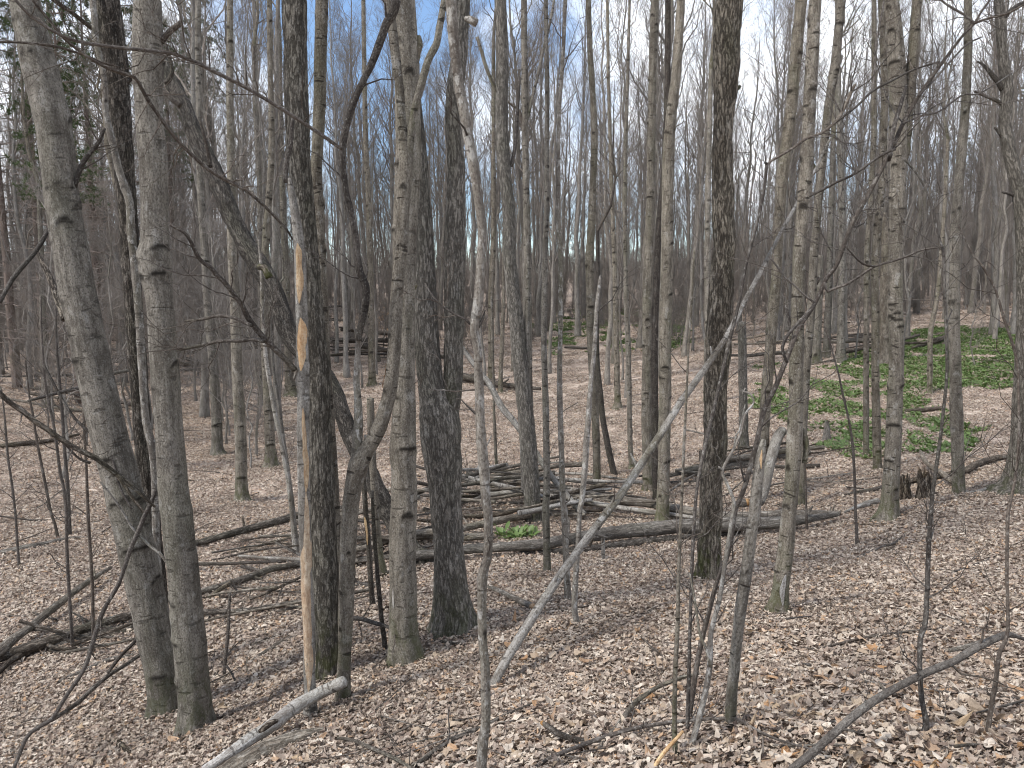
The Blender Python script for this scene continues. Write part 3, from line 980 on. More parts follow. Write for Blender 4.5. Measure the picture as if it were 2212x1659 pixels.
# forked tree
tree('forked_tree', 'forked grey tree with one curved arm and one dark broken arm', 'tree', 'young',
     "741,1506,34 743,1440,29 746,1373,29 748,1306,32 751,1206,35 756,1106,37 762,1060,38 770,1020,42 778,996,44 790,975,36 804,953,33 820,922,32 832,886,31 843,840,30 849,790,29 852,740,28 854,686,28 857,640,27 860,600,27 865,560,26 868,533,26 870,480,26 872,433,27 874,390,29 877,350,31 874,320,24 868,270,20 864,200,18 858,150,19 852,100,20 846,50,20 838,0,20",
     depth=5.75,
     branches=[('young', "880,345,22 885,310,19 890,275,17 897,233,17 905,200,16 911,180,16 917,157,16 925,130,15 936,107,15 944,90,15 952,45,15 960,0,15", None, 'fork'),
               ('mottled', "772,1000,24 770,980,23 772,953,22 774,920,20 774,886,18 772,850,15 770,820,14 772,780,13 774,740,12 775,722,11", None, 'fork'),
               ('dark', "775,735,13 776,720,15 782,695,16 787,670,17 790,645,17 790,620,17 784,603,16 777,586,16 772,550,14 768,510,13 762,480,13 757,450,13 748,415,13 744,383,13 740,350,14 740,317,16 746,280,15 757,240,16 768,210,15 783,178,14 797,150,15 808,125,16 818,98,17 827,73,17 835,50,18 845,35,20 852,20,20 857,0,19", (5.7, 5.2), 'fork', 8),
               ('twig', "740,322,8 733,318,8 700,295,8 667,273,8 633,251,8 600,230,8 567,210,8 533,190,8 500,173,8 467,157,8 428,137,8 400,125,8 367,114,8 333,111,8 300,107,8 267,104,8 233,100,7 200,95,7 170,90,7 133,77,7 100,58,7 67,35,7 33,0,6", (5.25, 4.1), 'branch', 26),
               ('pale', "800,945,12 792,948,9 788,940,5", None)],
     bare=["770,838,3 771,820,6 769,800,5 770,785,3"])

# big central stems
tree('maple_tree', 'straight grey maple with flared foot between the forked and the furrowed tree', 'tree', 'smooth',
     "878,1438,86 877,1425,76 875,1395,68 872,1350,62 872,1306,60 870,1200,58 870,1150,57 873,1086,56 872,1020,55 870,985,58 871,940,55 873,880,49 873,820,49 872,750,48 872,686,48 873,610,50 874,533,52 876,467,53 880,400,54 882,333,54 882,267,54 880,200,54 878,133,55 872,60,56 868,0,56", bare=[('whitelog', 'lichen_streak', "853,1305,2 853,1290,4 853,1272,4 853,1262,2")],
     branches=[('smooth', "876,690,20 872,665,18 880,640,17 892,622,14 900,614,8", None, 'branch_stub'),
               ('smooth', "893,150,20 900,115,18 905,95,17 903,78,12", None, 'branch_stub'),
               ('smooth', "862,690,12 866,668,11 870,663,8", None, 'branch_stub')])
tree('maple_tree', 'massive furrowed double trunk parting above a dark hollow', 'tree', 'furrowed',
     "980,1372,100 980,1345,90 978,1306,80 974,1260,72 970,1200,67 967,1150,66 964,1086,68 962,1050,70 960,1020,74 955,970,80 951,925,84 946,890,82 940,860,68 933,830,58 928,800,54 924,740,50 921,686,47 919,620,44 917,553,43 913,480,40 910,433,38 905,333,33 898,233,26 892,150,22 888,60,20 886,0,18",
     branches=[('furrowed', "958,930,50 968,890,46 975,850,44 979,810,41 980,750,41 981,686,42 982,620,44 983,553,45 984,480,43 985,433,41 985,360,39 984,333,38 982,280,38 981,233,37 984,180,36 990,133,35 996,60,32 1000,0,30 1003,-80,27", None, 'fork'),
               ('pale', "1003,128,9 1001,100,14 1003,60,15 1005,20,13 1006,-10,8", None, 'branch_stub')])
tree('sapling', 'blotchy grey sapling with a kinked stem in front of everything', 'tree', 'mottled',
     "1038,1720,23 1040,1659,22 1043,1606,24 1048,1570,21 1050,1539,20 1049,1490,21 1048,1440,20 1043,1390,19 1041,1339,19 1041,1290,20 1042,1248,23 1048,1222,19 1053,1206,19 1055,1150,20 1054,1106,20 1050,1086,20 1046,1020,22 1040,953,22 1037,900,20 1036,853,20 1033,800,19 1032,753,19 1027,728,20 1025,715,19 1028,680,21 1033,653,22 1037,600,21 1039,553,20 1042,500,19 1036,450,20 1030,400,21 1025,370,23 1018,330,22 1012,300,22 1004,250,22 994,200,22 987,150,22 981,100,22 977,50,24 974,0,24",
     depth=3.45, flare=0.0, twigs=4, twig_len=0.25,
     branches=[('dark', "1030,712,7 1042,690,6 1048,670,3", None), ('twig', "1022,705,6 1005,690,5 985,680,5 960,665,4 935,640,4 918,612,3", None, 'branch', 3),
               ('twig', "1034,842,4 1010,843,4 985,846,3 955,842,3", None, 'branch', 2), ('mottled', "1030,50,18 1014,42,16 1004,40,10", None, 'knot')])
# leaning dead pole
lying('leaning_pole', 'pale dead pole leaning from the leaves up towards the ridged grey maple', 'dead tree', 'pale',
      "1058,1494,16 1064,1482,18 1080,1452,20 1098,1418,20 1120,1382,20 1142,1347,20 1163,1314,19 1185,1281,19 1212,1241,19 1240,1202,18 1275,1155,18 1310,1109,18 1333,1079,17 1369,1027,17 1404,974,17 1437,922,16 1470,870,15 1505,821,14 1541,770,13 1560,742,12 1578,712,12 1594,680,11 1610,648,11 1636,600,10 1661,553,9 1688,500,8 1721,440,7 1740,405,7 1758,372,6 1781,323,6 1800,290,4",
      depths=(5.45, 6.9, 8.1, 10.5), twigs=9, twig_len=0.5, stub=7)
lying('leaning_pole', 'thin grey dead trunk propped slantwise behind the blotchy kinked sapling', 'dead tree', 'greydead',
      "1262,1112,14 1250,1100,14 1237,1086,14 1215,1058,13 1194,1033,13 1167,993,13 1145,958,13 1121,926,13 1103,902,14 1084,880,14 1057,830,13 1040,808,12 1020,782,11 1004,760,10 985,730,9 960,700,8",
      depths=(13.6, 15.5), stub=2)

# middle rank
tree('maple_tree', 'bowed grey tree with split loose bark standing in the brush pile', 'tree', 'furrowed',
     "1155,1130,42 1154,1110,36 1150,1086,35 1147,1040,36 1143,986,36 1139,936,35 1135,886,33 1129,836,33 1124,786,33 1119,736,32 1115,686,31 1109,640,30 1105,600,29 1101,560,27 1100,533,27 1100,480,27 1097,433,27 1091,380,27 1087,333,27 1085,280,27 1084,233,27 1085,160,27 1085,100,26 1083,50,24 1082,0,23",
     branches=[('young', "1086,240,9 1078,215,9 1070,195,9 1060,170,8 1048,140,8 1040,110,8 1030,80,7", None, 'branch', 6),
               ('dark', "1104,360,8 1110,330,8 1115,290,7 1118,240,7 1121,190,6 1122,150,5", None, 'branch', 4),
               ('greydead', "1133,1060,13 1131,1000,14 1128,940,13 1126,890,14 1128,850,12 1130,830,7", None, 'loose_bark'),
               ('greydead', "1140,830,10 1139,760,12 1138,700,12 1140,640,11 1140,600,9 1139,570,6", None, 'dead_stem')])
tree('bare_tree', 'straight slim grey tree rising beside the bowed tree, forked high up', 'tree', 'young',
     "1150,1060,16 1148,1000,16 1145,900,16 1142,800,16 1141,700,16 1140,600,16 1139,533,16 1138,467,15 1136,400,14 1136,367,14 1134,300,13 1134,250,13 1133,200,15 1133,133,14 1132,60,13 1132,0,13", depth=15.5,
     branches=[('young', "1136,265,8 1148,220,8 1155,190,7 1165,150,7 1175,100,6 1190,40,6 1197,0,5", None, 'branch', 5),
               ('twig', "1136,320,6 1128,260,6 1118,235,6 1100,222,5 1085,200,5 1080,140,4", None, 'branch', 5)])
tree('bare_tree', 'slender pole tree growing up through the front log, scarred bark', 'tree', 'young',
     "1182,1243,19 1182,1220,17 1181,1180,16 1179,1106,16 1181,1060,15 1181,1020,15 1180,950,14 1179,886,14 1177,820,13 1175,753,13 1175,700,13 1176,653,13 1177,600,12 1177,553,12 1179,500,12 1181,433,11 1181,333,11 1182,250,10 1182,167,10 1180,80,9 1179,0,9", flare=0.2, twigs=5, twig_len=.6)
tree('birch_tree', 'thin whitish spotted stem growing right behind the front log', 'tree', 'mottled',
     "1226,1306,16 1226,1280,15 1223,1206,14 1219,1106,14 1216,1086,13 1214,1020,13 1212,953,12 1210,886,12 1209,840,12 1209,786,11 1210,740,11 1211,686,11 1211,620,11 1211,553,10 1207,500,10 1206,433,10 1206,333,9 1208,233,9 1213,167,9 1217,100,9 1221,0,8", flare=0.15, twigs=4, twig_len=.5)
tree('dead_tree', 'thin dead snag with a snapped top beside the long leaning pole', 'tree', 'mottled',
     "1247,1356,16 1246,1345,13 1242,1325,13 1241,1306,13 1244,1240,12 1249,1170,11 1252,1106,11 1256,1086,12 1260,1050,12 1264,1000,13 1267,953,13 1271,900,12 1274,853,11 1279,800,10 1284,753,9 1287,700,9 1290,653,8 1294,620,8 1297,596,5", extend=False, twigs=3)
tree('bare_tree', 'grey straight trunk with pale patches standing behind the snapped snag', 'tree', 'smooth',
     "1289,1062,21 1289,1040,18 1289,986,17 1286,900,17 1281,820,17 1276,720,18 1275,640,18 1274,553,18 1277,500,17 1281,400,15 1284,300,15 1280,200,13 1274,100,12 1271,0,11", twigs=6, twig_len=1.0)
tree('leaning_tree', 'dark thin tree curving at the foot, beside the snapped snag', 'tree', 'dark',
     "1329,1030,17 1327,1026,15 1319,990,14 1311,953,14 1305,920,13 1300,886,13 1296,840,12 1291,786,10 1289,730,10 1290,670,9 1292,600,8 1290,500,7")
tree('bare_tree', 'thin grey pole with a swollen foot far behind the leaning pole', 'tree', 'young',
     "1334,884,20 1334,866,15 1333,820,13 1331,720,12 1329,640,11 1327,553,10 1322,433,9 1318,300,8 1314,160,7 1312,0,6", twigs=4, twig_len=1.2)
tree('bare_tree', 'thin straight pole with scarred bark, next to the crossing of the leaning pole', 'tree', 'young',
     "1364,1016,16 1364,1000,12 1361,953,11 1359,840,11 1357,720,10 1353,640,10 1351,553,9 1350,433,9 1352,300,8 1356,160,7 1360,0,6", twigs=4, twig_len=1.0)
tree('maple_tree', 'straight grey trunk, rear one of a close pair behind the leaning pole', 'tree', 'smooth',
     "1401,1064,33 1401,1050,28 1400,1000,25 1397,886,23 1398,800,22 1399,653,22 1401,580,21 1404,500,20 1406,400,19 1407,300,18 1409,200,17 1411,100,17 1414,0,16")
tree('bare_tree', 'dark stem squeezed between a close pair of grey trunks', 'tree', 'dark',
     "1418,1070,17 1417,1000,16 1415,886,15 1414,753,15 1418,600,14 1424,480,14 1434,380,14 1440,267,13 1442,160,13 1443,0,12", depth=15.2)
tree('maple_tree', 'grey ridged trunk, front one of a close pair behind the leaning pole', 'tree', 'smooth',
     "1429,1140,40 1430,1125,33 1431,1106,29 1432,1086,28 1434,1000,26 1436,886,26 1437,820,26 1437,720,26 1439,640,26 1441,553,26 1441,500,25 1442,433,25 1444,333,25 1450,250,23 1460,167,21 1466,80,19 1471,0,18",
     branches=[('young', "1438,640,10 1446,610,9 1452,560,8", None, 'branch_stub')], twigs=4, twig_len=1.0)
tree('maple_tree', 'big shaggy dark-barked tree with mossy foot, full of knots', 'tree', 'shaggy',
     "1531,1258,58 1531,1240,51 1532,1206,49 1533,1160,48 1535,1106,48 1537,1050,47 1541,1000,50 1545,953,52 1546,886,49 1548,820,48 1551,770,52 1553,720,55 1557,650,52 1561,590,48 1563,553,47 1565,533,47 1562,480,46 1562,433,47 1561,380,44 1560,333,43 1562,280,42 1564,233,44 1567,190,52 1569,133,57 1572,60,57 1575,0,57",
     branches=[('shaggy', "1574,436,16 1578,426,14 1577,415,8", None, 'knot'), ('shaggy', "1583,195,12 1594,190,10 1600,186,6", None, 'branch_stub'),
               ('shaggy', "1558,172,14 1548,165,10 1543,163,5", None, 'branch_stub'), ('pale', "1583,245,9 1581,215,13 1582,180,13 1586,120,12 1592,60,14 1596,0,14", None, 'dead_strip')])
tree('sapling', 'smooth sapling tilting outward in front of the scarred beech, top broken off', 'tree', 'young',
     "1573,1700,26 1575,1659,25 1577,1580,25 1580,1506,25 1586,1440,24 1593,1373,24 1602,1300,25 1612,1239,25 1622,1160,24 1630,1106,24 1635,1053,24 1640,1010,22 1645,975,18 1650,950,10", depth=3.5, extend=False, flare=0.0,
     bare=["1640,1010,3 1640,990,5 1643,970,4"])
tree('maple_tree', 'tall pale trunk tilting outward above the broken sapling', 'tree', 'smooth',
     "1638,1085,26 1640,1053,24 1645,1000,23 1649,953,23 1652,900,23 1655,853,23 1660,800,23 1664,753,23 1668,700,22 1672,653,22 1676,610,21 1678,570,21 1681,500,22 1685,450,22 1688,400,23 1696,333,24 1705,267,24 1712,200,24 1718,133,25 1725,60,24 1731,0,24", twigs=4, twig_len=1.0,
     branches=[('young', "1665,730,12 1660,715,14 1668,700,10", None, 'knot')])
tree('beech_tree', 'grey beech with ringed scars, a hollow low down and white paint-like smear', 'tree', 'young',
     "1681,1330,58 1682,1315,48 1684,1295,39 1686,1273,35 1692,1225,34 1699,1173,33 1704,1106,31 1710,1053,31 1713,1000,31 1716,950,32 1719,886,30 1720,820,30 1721,753,30 1722,700,28 1723,653,27 1725,600,27 1726,553,27 1731,500,27 1736,433,28 1742,367,28 1745,300,27 1748,233,27 1753,160,26 1756,100,26 1761,0,25", flare=0.45, bare=[('whitelog', 'lichen_patch', "1683,1300,4 1684,1285,9 1685,1265,11 1688,1248,9 1691,1235,4")],
     branches=[('young', "1740,385,20 1746,370,17 1752,360,16 1757,355,14", None, 'branch_stub'), ('young', "1720,665,14 1730,655,13 1733,650,9", None, 'knot'),
               ('dark', "1713,725,9 1706,700,8 1700,675,7 1697,660,4", None, 'branch'), ('young', "1738,1000,10 1742,965,12 1735,935,14 1730,926,8", None, 'knot')])
tree('maple_tree', 'slim grey tree leaning outward, hugging the scarred beech', 'tree', 'young',
     "1730,1070,18 1733,1000,17 1737,900,16 1741,820,16 1746,750,17 1751,686,18 1755,620,18 1758,553,18 1763,500,17 1768,433,17 1776,350,17 1785,267,18 1794,200,18 1799,167,20 1805,133,19 1812,60,18 1818,0,18",
     depth=13.5, branches=[('young', "1800,150,14 1812,132,14 1815,120,11", None, 'branch_stub'), ('dark', "1757,620,10 1765,605,12 1770,600,8", None, 'branch_stub')], twigs=4, twig_len=1.0)
tree('maple_tree', 'thin straight trunk, slighter of two beside the decayed stub', 'tree', 'young',
     "1871,986,17 1871,970,13 1871,886,12 1871,786,12 1872,686,12 1873,553,12 1881,433,12 1886,333,12 1888,267,12 1888,160,11 1888,100,11 1888,0,10", twigs=5, twig_len=1.0)
tree('maple_tree', 'straight ringed trunk, stouter of two beside the decayed stub', 'tree', 'young',
     "1896,1020,22 1895,1000,18 1893,900,17 1891,820,16 1891,686,16 1891,553,16 1898,470,16 1905,400,16 1908,300,15 1911,200,15 1908,100,14 1905,33,13 1904,0,13", twigs=5, twig_len=1.0)
tree('dead_tree', 'decayed brown hollow trunk behind two slim ringed trunks', 'tree', 'log',
     "1910,786,34 1911,765,26 1912,720,24 1913,653,22 1913,600,21 1914,553,19 1912,500,16 1910,460,10", extend=False)
tree('maple_tree', 'tall ringed grey maple with root flare, forking near the frame top', 'tree', 'young',
     "1918,1126,58 1919,1110,44 1922,1086,37 1926,1020,34 1930,953,33 1933,870,31 1936,786,30 1936,720,29 1935,653,28 1935,600,28 1935,553,29 1937,500,31 1938,433,33 1940,367,33 1941,300,33 1940,233,34 1938,167,35 1931,67,34 1923,0,34", flare=0.5,
     branches=[('young', "1945,370,20 1953,333,21 1958,280,21 1965,200,22 1972,120,22 1977,60,21 1981,0,20 1986,-90,18", None, 'fork'),
               ('dark', "1928,330,8 1930,290,8 1935,260,8 1945,225,7 1955,180,6", None, 'branch')])
tree('maple_tree', 'smooth straight grey tree standing clear past the rotten stumps', 'tree', 'smooth',
     "2071,1072,27 2071,1060,26 2069,980,25 2066,886,25 2063,786,23 2061,686,23 2062,620,22 2063,553,22 2066,480,21 2071,400,20 2077,333,19 2083,267,18 2088,180,18 2091,100,17 2091,0,16", flare=0.08, twigs=3, twig_len=1.0)
tree('maple_tree', 'dark crooked tree at the frame edge with spread roots and dead branch stubs', 'tree', 'furrowed',
     "2194,1070,96 2198,1050,66 2201,1020,50 2204,980,42 2207,900,37 2210,820,34 2213,750,33 2214,680,31 2213,600,30 2208,467,28 2203,430,27 2198,400,26 2190,367,26 2182,333,26 2175,300,25 2171,267,24 2173,233,24 2175,200,24 2170,150,22 2165,100,20 2161,50,20 2158,0,20", flare=0.4,
     branches=[('dark', "2166,195,12 2158,180,11 2146,165,10 2135,152,8 2124,140,6 2111,133,4", None), ('dark', "2165,225,9 2150,216,8 2130,208,7 2105,197,5", None),
               ('dark', "2176,310,8 2168,302,7 2160,290,6 2148,275,4", None), ('dark', "2168,40,9 2178,28,10 2190,18,9 2205,8,8 2225,0,6", None),
               ('dark', "2198,430,8 2185,420,7 2165,415,5", None)])

# rank of trunks across the flat, behind the maple clump
tree('bare_tree', 'straight mossy-footed trunk, one of three on the flat, set back', 'tree', 'smooth',
     "472,985,34 470,970,26 469,940,23 467,886,21 463,820,20 458,753,20 452,686,19 447,620,18 443,553,17 438,480,16 433,400,15 430,300,14 430,200,14 428,100,13 428,0,12", flare=0.4)
tree('bare_tree', 'straight grey trunk on the flat with a wide mossy foot, tallest in view there', 'tree', 'smooth',
     "523,1086,38 522,1070,29 521,1020,25 520,953,24 517,886,24 513,820,23 510,720,22 508,653,22 505,600,21 502,553,20 500,480,19 500,400,18 498,300,16 497,200,15 497,100,14 497,0,13", flare=0.4)
tree('bare_tree', 'grey trunk with a broad dark foot beside a pair of thin slanting stems', 'tree', 'young',
     "587,1012,36 586,998,28 584,970,23 582,930,21 578,850,19 573,753,18 571,680,17 570,620,16 575,500,15 583,400,14 587,300,13 584,150,12 582,0,11", flare=0.4)
tree('bare_tree', 'trunk with spread dark roots half hidden by the peeling stem', 'tree', 'young',
     "630,856,38 628,842,24 625,810,19 623,770,17 621,700,16 618,620,15 613,500,13 610,400,12 606,250,11 604,100,10", flare=0.4)
tree('bare_tree', 'slim trunk with a splayed foot standing past the slanting stems', 'tree', 'young',
     "567,877,22 566,865,16 566,820,14 565,786,13 564,720,12 563,653,11 561,533,10 560,400,10 552,250,9 548,100,8", flare=0.3)
tree('sapling', 'pale thin stem slanting outward from the flat beside the peeling stem', 'tree', 'pale',
     "641,1200,17 638,1170,14 634,1130,13 630,1090,12 624,1040,11 617,1003,11 606,945,10 593,886,10 585,840,9 577,790,9 571,740,8 568,690,8 565,600,7 560,520,6", flare=0.15, twigs=6)
tree('sapling', 'thin grey stem, darker of two slanting beside the peeling stem', 'tree', 'young',
     "634,1120,10 630,1080,9 622,1015,9 613,953,8 604,890,8 597,840,7 590,790,7 585,720,6 582,640,5", flare=0.1, twigs=5)
tree('dead_tree', 'thin dead stem with a peeled yellow side near the forked tree', 'tree', 'dark',
     "806,1318,14 803,1285,12 800,1239,12 797,1190,12 794,1150,12 790,1106,11 787,1060,11 783,1010,10 780,980,8", flare=0.1, extend=False,
     bare=["795,1175,3 794,1150,5 791,1130,6 789,1115,4"])
tree('dead_tree', 'dark thin crooked stem leaning against the straight flared maple', 'tree', 'dark',
     "832,1416,12 830,1380,11 825,1345,10 820,1290,10 816,1250,10 812,1200,9 808,1150,9 806,1110,8 804,1060,7", flare=0.1, extend=False)
tree('bare_tree', 'grey trunk seen between the forked tree and the straight flared maple', 'tree', 'young',
     "827,1252,26 824,1230,22 820,1206,20 816,1173,19 813,1140,18 811,1106,17 808,1050,16 803,960,16 800,860,15", flare=0.2, extend=False)
tree('bare_tree', 'dark straight trunk far back behind the dark broken arm', 'tree', 'young',
     "804,834,22 804,820,16 803,786,15 802,720,14 801,650,14 800,586,13 797,450,12 790,300,11 787,150,10 785,0,9", flare=0.3)
tree('bare_tree', 'thin stem rising from leaves behind the blotchy kinked sapling', 'tree', 'young',
     "1074,1028,9 1073,1010,7 1071,980,7 1069,930,7 1067,886,6 1066,820,6 1064,740,6 1062,640,5", flare=0.1, extend=False, twigs=6)
tree('bare_tree', 'grey pole far behind the blotchy sapling, rooted by a dark log', 'tree', 'young',
     "1061,823,18 1061,800,14 1061,740,13 1061,653,12 1062,600,12 1065,553,11 1066,450,10 1066,300,9 1066,150,8", flare=0.2)
tree('bare_tree', 'thinner pole beside the dark far log, behind the blotchy sapling', 'tree', 'young',
     "1081,848,13 1081,830,10 1083,780,9 1086,700,9 1088,640,8 1088,586,8 1090,450,7", flare=0.2)
tree('bare_tree', 'mossy grey stem standing tight behind the shaggy dark tree', 'tree', 'smooth',
     "1530,750,18 1530,720,15 1529,653,14 1528,553,13 1529,433,12 1532,300,11 1536,150,10", depth=26, flare=0.2)
tree('dead_tree', 'broken-topped snag standing past the shaggy dark tree', 'tree', 'furrowed',
     "1608,977,26 1607,955,21 1606,900,19 1605,853,18 1604,780,18 1603,720,17 1603,696,15", flare=0.2, extend=False)
tree('bare_tree', 'brown-grey trunk by the far woodpile beyond the green leeks', 'tree', 'young',
     "1815,783,26 1816,765,20 1817,720,17 1818,653,16 1819,553,14 1818,433,13 1814,300,12 1810,150,11", flare=0.3)
tree('bare_tree', 'greyish trunk at the back edge of the leek patch', 'tree', 'smooth',
     "1761,787,28 1762,765,24 1763,720,22 1766,653,20 1768,553,18", flare=0.2, extend=False)
tree('bare_tree', 'plain dark trunk just past the back edge of the leek patch', 'tree', 'young',
     "1785,774,20 1786,750,16 1788,690,15 1791,620,14 1793,553,13 1796,433,12 1800,300,11", flare=0.2)
tree('bare_tree', 'thin grey tree standing in the middle of the leek patch', 'tree', 'young',
     "2008,853,16 2008,835,12 2009,780,11 2010,720,10 2017,680,10 2025,636,9 2032,560,9 2040,450,8 2048,300,7", flare=0.2, twigs=4, twig_len=1)
tree('bare_tree', 'slight leaning tree among thin stems, before the log heap on the flat', 'tree', 'young',
     "103,882,28 102,865,21 100,830,19 97,786,18 95,740,16 93,703,14 92,650,12 92,620,11 88,520,10 84,400,9", flare=0.3, twigs=10, twig_len=.9)

# ------------------------------------------------------------------ long thin saplings
tree('sapling', 'very long dark sapling arching diagonally outward and forking at its tip', 'sapling', 'twig',
     "1470,1690,14 1474,1640,14 1480,1606,14 1495,1506,12 1511,1406,11 1531,1323,10 1551,1250,9 1575,1190,9 1588,1106,10 1608,1053,11 1631,970,11 1651,886,10 1675,836,10 1701,770,10 1725,710,9 1758,660,9 1785,603,9 1808,570,9 1841,483,10 1881,410,10 1925,323,10 1951,267,9 1985,207,8 2025,150,7 2075,83,6 2105,50,6 2120,25,5 2138,0,5 2160,-40,4",
     depth=3.6, dd=0.7, flare=0, extend=False, twigs=26, twig_len=0.45,
     branches=[('twig', "2105,50,6 2140,38,5 2175,30,5 2212,10,4 2240,0,3", (4.25, 4.1), 'branch', 4), ('twig', "2105,50,6 2080,30,5 2058,18,5 2035,2,4 2015,-20,3", (4.25, 4.3), 'branch', 4),
               ('twig', "1935,322,5 1908,333,6 1868,360,6 1838,380,6 1808,393,6 1780,408,6 1748,424,5", (4.0, 4.3), 'branch', 6),
               ('twig', "1780,610,6 1788,630,6 1805,622,6 1825,616,6 1855,598,6 1888,576,5 1925,565,5 1961,553,5 1990,540,4 2040,533,3", (3.95, 3.8), 'branch', 8),
               ('twig', "1888,576,5 1865,570,5 1845,553,4 1825,530,3", (3.85, 3.8), 'branch', 3),
               ('dark', "1701,783,7 1692,765,6 1690,750,7 1700,726,7 1713,710,7 1728,694,7 1745,675,7 1761,656,7", None),
               ('twig', "1761,655,5 1735,635,4 1715,615,4 1697,600,4 1678,575,4 1661,553,3", None, 'branch', 3),
               ('dark', "1925,330,9 1920,345,9 1926,300,9 1932,270,9 1946,225,8 1958,183,5", (4.05, 4.2), 'branch'),
               ('twig', "1985,207,5 2020,170,5 2060,125,4 2090,95,4 2120,80,3", (4.15, 4.5), 'branch', 5),
               ('twig', "1951,267,5 1990,250,4 2030,240,4 2080,205,4 2120,200,3 2212,140,2", (4.1, 4.6), 'branch', 6)])
tree('sapling', 'lichen-spotted crooked shrub stem ending in a pale twisted twig', 'sapling', 'mottled',
     "1476,1690,13 1482,1659,14 1495,1606,13 1518,1520,13 1533,1440,12 1535,1373,11 1545,1330,10 1555,1290,10 1565,1223,9 1578,1140,8 1585,1086,8 1570,1045,7 1561,1016,6 1585,970,6 1600,935,5 1610,895,5 1628,870,4 1620,850,4 1606,846,3 1610,838,3",
     depth=3.3, dd=0.3, flare=0, extend=False, twigs=3, twig_len=.2,
     branches=[('mottled', "1561,1016,5 1552,1008,4", None), ('pale', "1585,970,4 1590,940,4 1597,930,3 1610,872,2", None), ('mottled', "1535,1440,7 1525,1400,7 1512,1370,6 1500,1290,5 1490,1240,4", None)])
tree('sapling', 'dark shrub stem that bends at a broken knuckle and reaches outward', 'sapling', 'dark',
     "1480,1690,10 1484,1600,9 1487,1500,9 1490,1373,8 1493,1273,8 1497,1170,8 1505,1060,7 1518,986,8 1541,886,8 1558,813,8 1578,726,8 1591,676,7 1601,633,6 1612,570,6 1631,500,6 1648,427,6 1658,353,6",
     depth=3.5, dd=0.4, flare=0, extend=False, twigs=10, twig_len=.4,
     branches=[('twig', "1656,358,7 1665,348,6 1708,323,6 1741,300,6 1775,287,6 1808,260,7 1825,230,8 1838,200,8 1847,183,6", (3.95, 4.2), 'branch', 10),
               ('twig', "1790,276,5 1850,230,5 1885,197,5 1925,175,5 1975,150,4 2030,133,4", (4.1, 4.3), 'branch', 6),
               ('twig', "1885,197,5 1889,150,5 1893,90,4 1905,30,4 1910,0,3", (4.2, 4.3), 'branch', 4), ('dark', "1657,355,7 1652,350,6", None)])
tree('sapling', 'straight thin shrub stem, the plainest of the multi-stemmed cluster', 'sapling', 'young',
     "1460,1690,12 1461,1659,12 1458,1606,12 1457,1539,11 1459,1440,10 1462,1390,10 1464,1340,9 1466,1240,8 1470,1140,7 1474,1050,6 1478,950,6 1483,850,5 1488,740,4 1495,640,4 1500,540,3",
     depth=3.3, flare=0, extend=False, twigs=8, twig_len=.35)
tree('sapling', 'thin kinked dark sapling standing alone on the slope of leaves', 'sapling', 'dark',
     "1965,1690,14 1971,1659,13 1978,1615,13 1990,1590,12 2001,1567,13 1995,1530,11 1990,1500,11 1987,1440,10 1988,1380,11 1995,1360,11 2000,1333,11 2003,1270,10 2005,1206,10 2008,1150,9 2011,1106,9 2015,1060,8 2021,1020,8 2032,940,7 2038,886,7 2044,830,7 2046,786,7 2044,720,6 2041,653,6 2038,553,5 2025,500,5 2015,450,5 2000,410,4 1980,375,4 1955,345,4",
     depth=3.1, dd=0.6, flare=0, extend=False, twigs=14, twig_len=.4)
tree('sapling', 'wavy thin brown sapling behind the slanting foreground branch', 'sapling', 'twig',
     "2128,1690,11 2130,1659,11 2135,1572,10 2144,1510,10 2151,1473,10 2156,1430,9 2160,1406,9 2172,1385,8 2177,1356,8 2177,1300,7 2175,1240,7 2176,1170,7 2178,1106,7 2188,1060,6 2195,1020,6 2201,950,6 2201,886,6 2200,840,6 2198,786,6 2185,735,6 2168,686,6 2158,650,5 2148,620,5 2135,596,5 2121,573,5 2110,560,4 2103,553,4 2092,530,3 2070,490,3",
     depth=3.1, dd=0.5, flare=0, extend=False, twigs=12, twig_len=.4)
tree('sapling', 'needle-thin sapling leaning past the ringed maple over the bare leaves', 'sapling', 'twig',
     "1851,1180,8 1850,1140,7 1848,1106,6 1846,1030,6 1841,953,6 1832,900,5 1821,853,5 1812,810,4 1801,770,4 1791,733,4 1781,703,3", flare=0, extend=False, twigs=5, twig_len=.4)
tree('sapling', 'short thin sapling beside the scarred beech and the log end', 'sapling', 'twig',
     "1743,1148,6 1742,1106,5 1740,1040,5 1737,986,4 1733,930,3", flare=0, extend=False, twigs=4, twig_len=.3)
for i, (lb, sp) in enumerate((
        ('thin sapling at the frame edge above the mossy half-buried log', "42,1226,6 38,1180,6 33,1106,5 25,1040,5 17,986,5 10,900,4 3,840,3"),
        ('thin upright sapling rooted just beyond the short bare log', "125,1163,7 118,1130,6 110,1106,6 95,1030,6 80,953,5 72,900,5 63,853,4 55,780,3"),
        ('tallest thin sapling rising in front of the stacked dark logs', "157,1398,8 152,1320,7 147,1239,7 144,1170,7 143,1106,7 137,1050,7 130,1020,7 118,930,6 103,860,6 95,800,5 90,720,4 88,640,3"),
        ('thin sapling rising beside the leaning maple of the clump', "203,1416,7 201,1350,7 200,1273,7 195,1190,7 190,1106,7 187,1020,6 183,953,6 181,880,6 180,820,5 177,740,4"),
        ('slightly thicker bare sapling behind the short log', "150,1158,10 149,1110,8 146,1050,8 140,980,7 135,900,7 128,820,6 122,740,5 120,660,4"))):
    tree('sapling', lb, 'sapling', 'twig', sp, flare=0.05, extend=False, twigs=14, twig_len=.5, group='thin saplings on the flat')
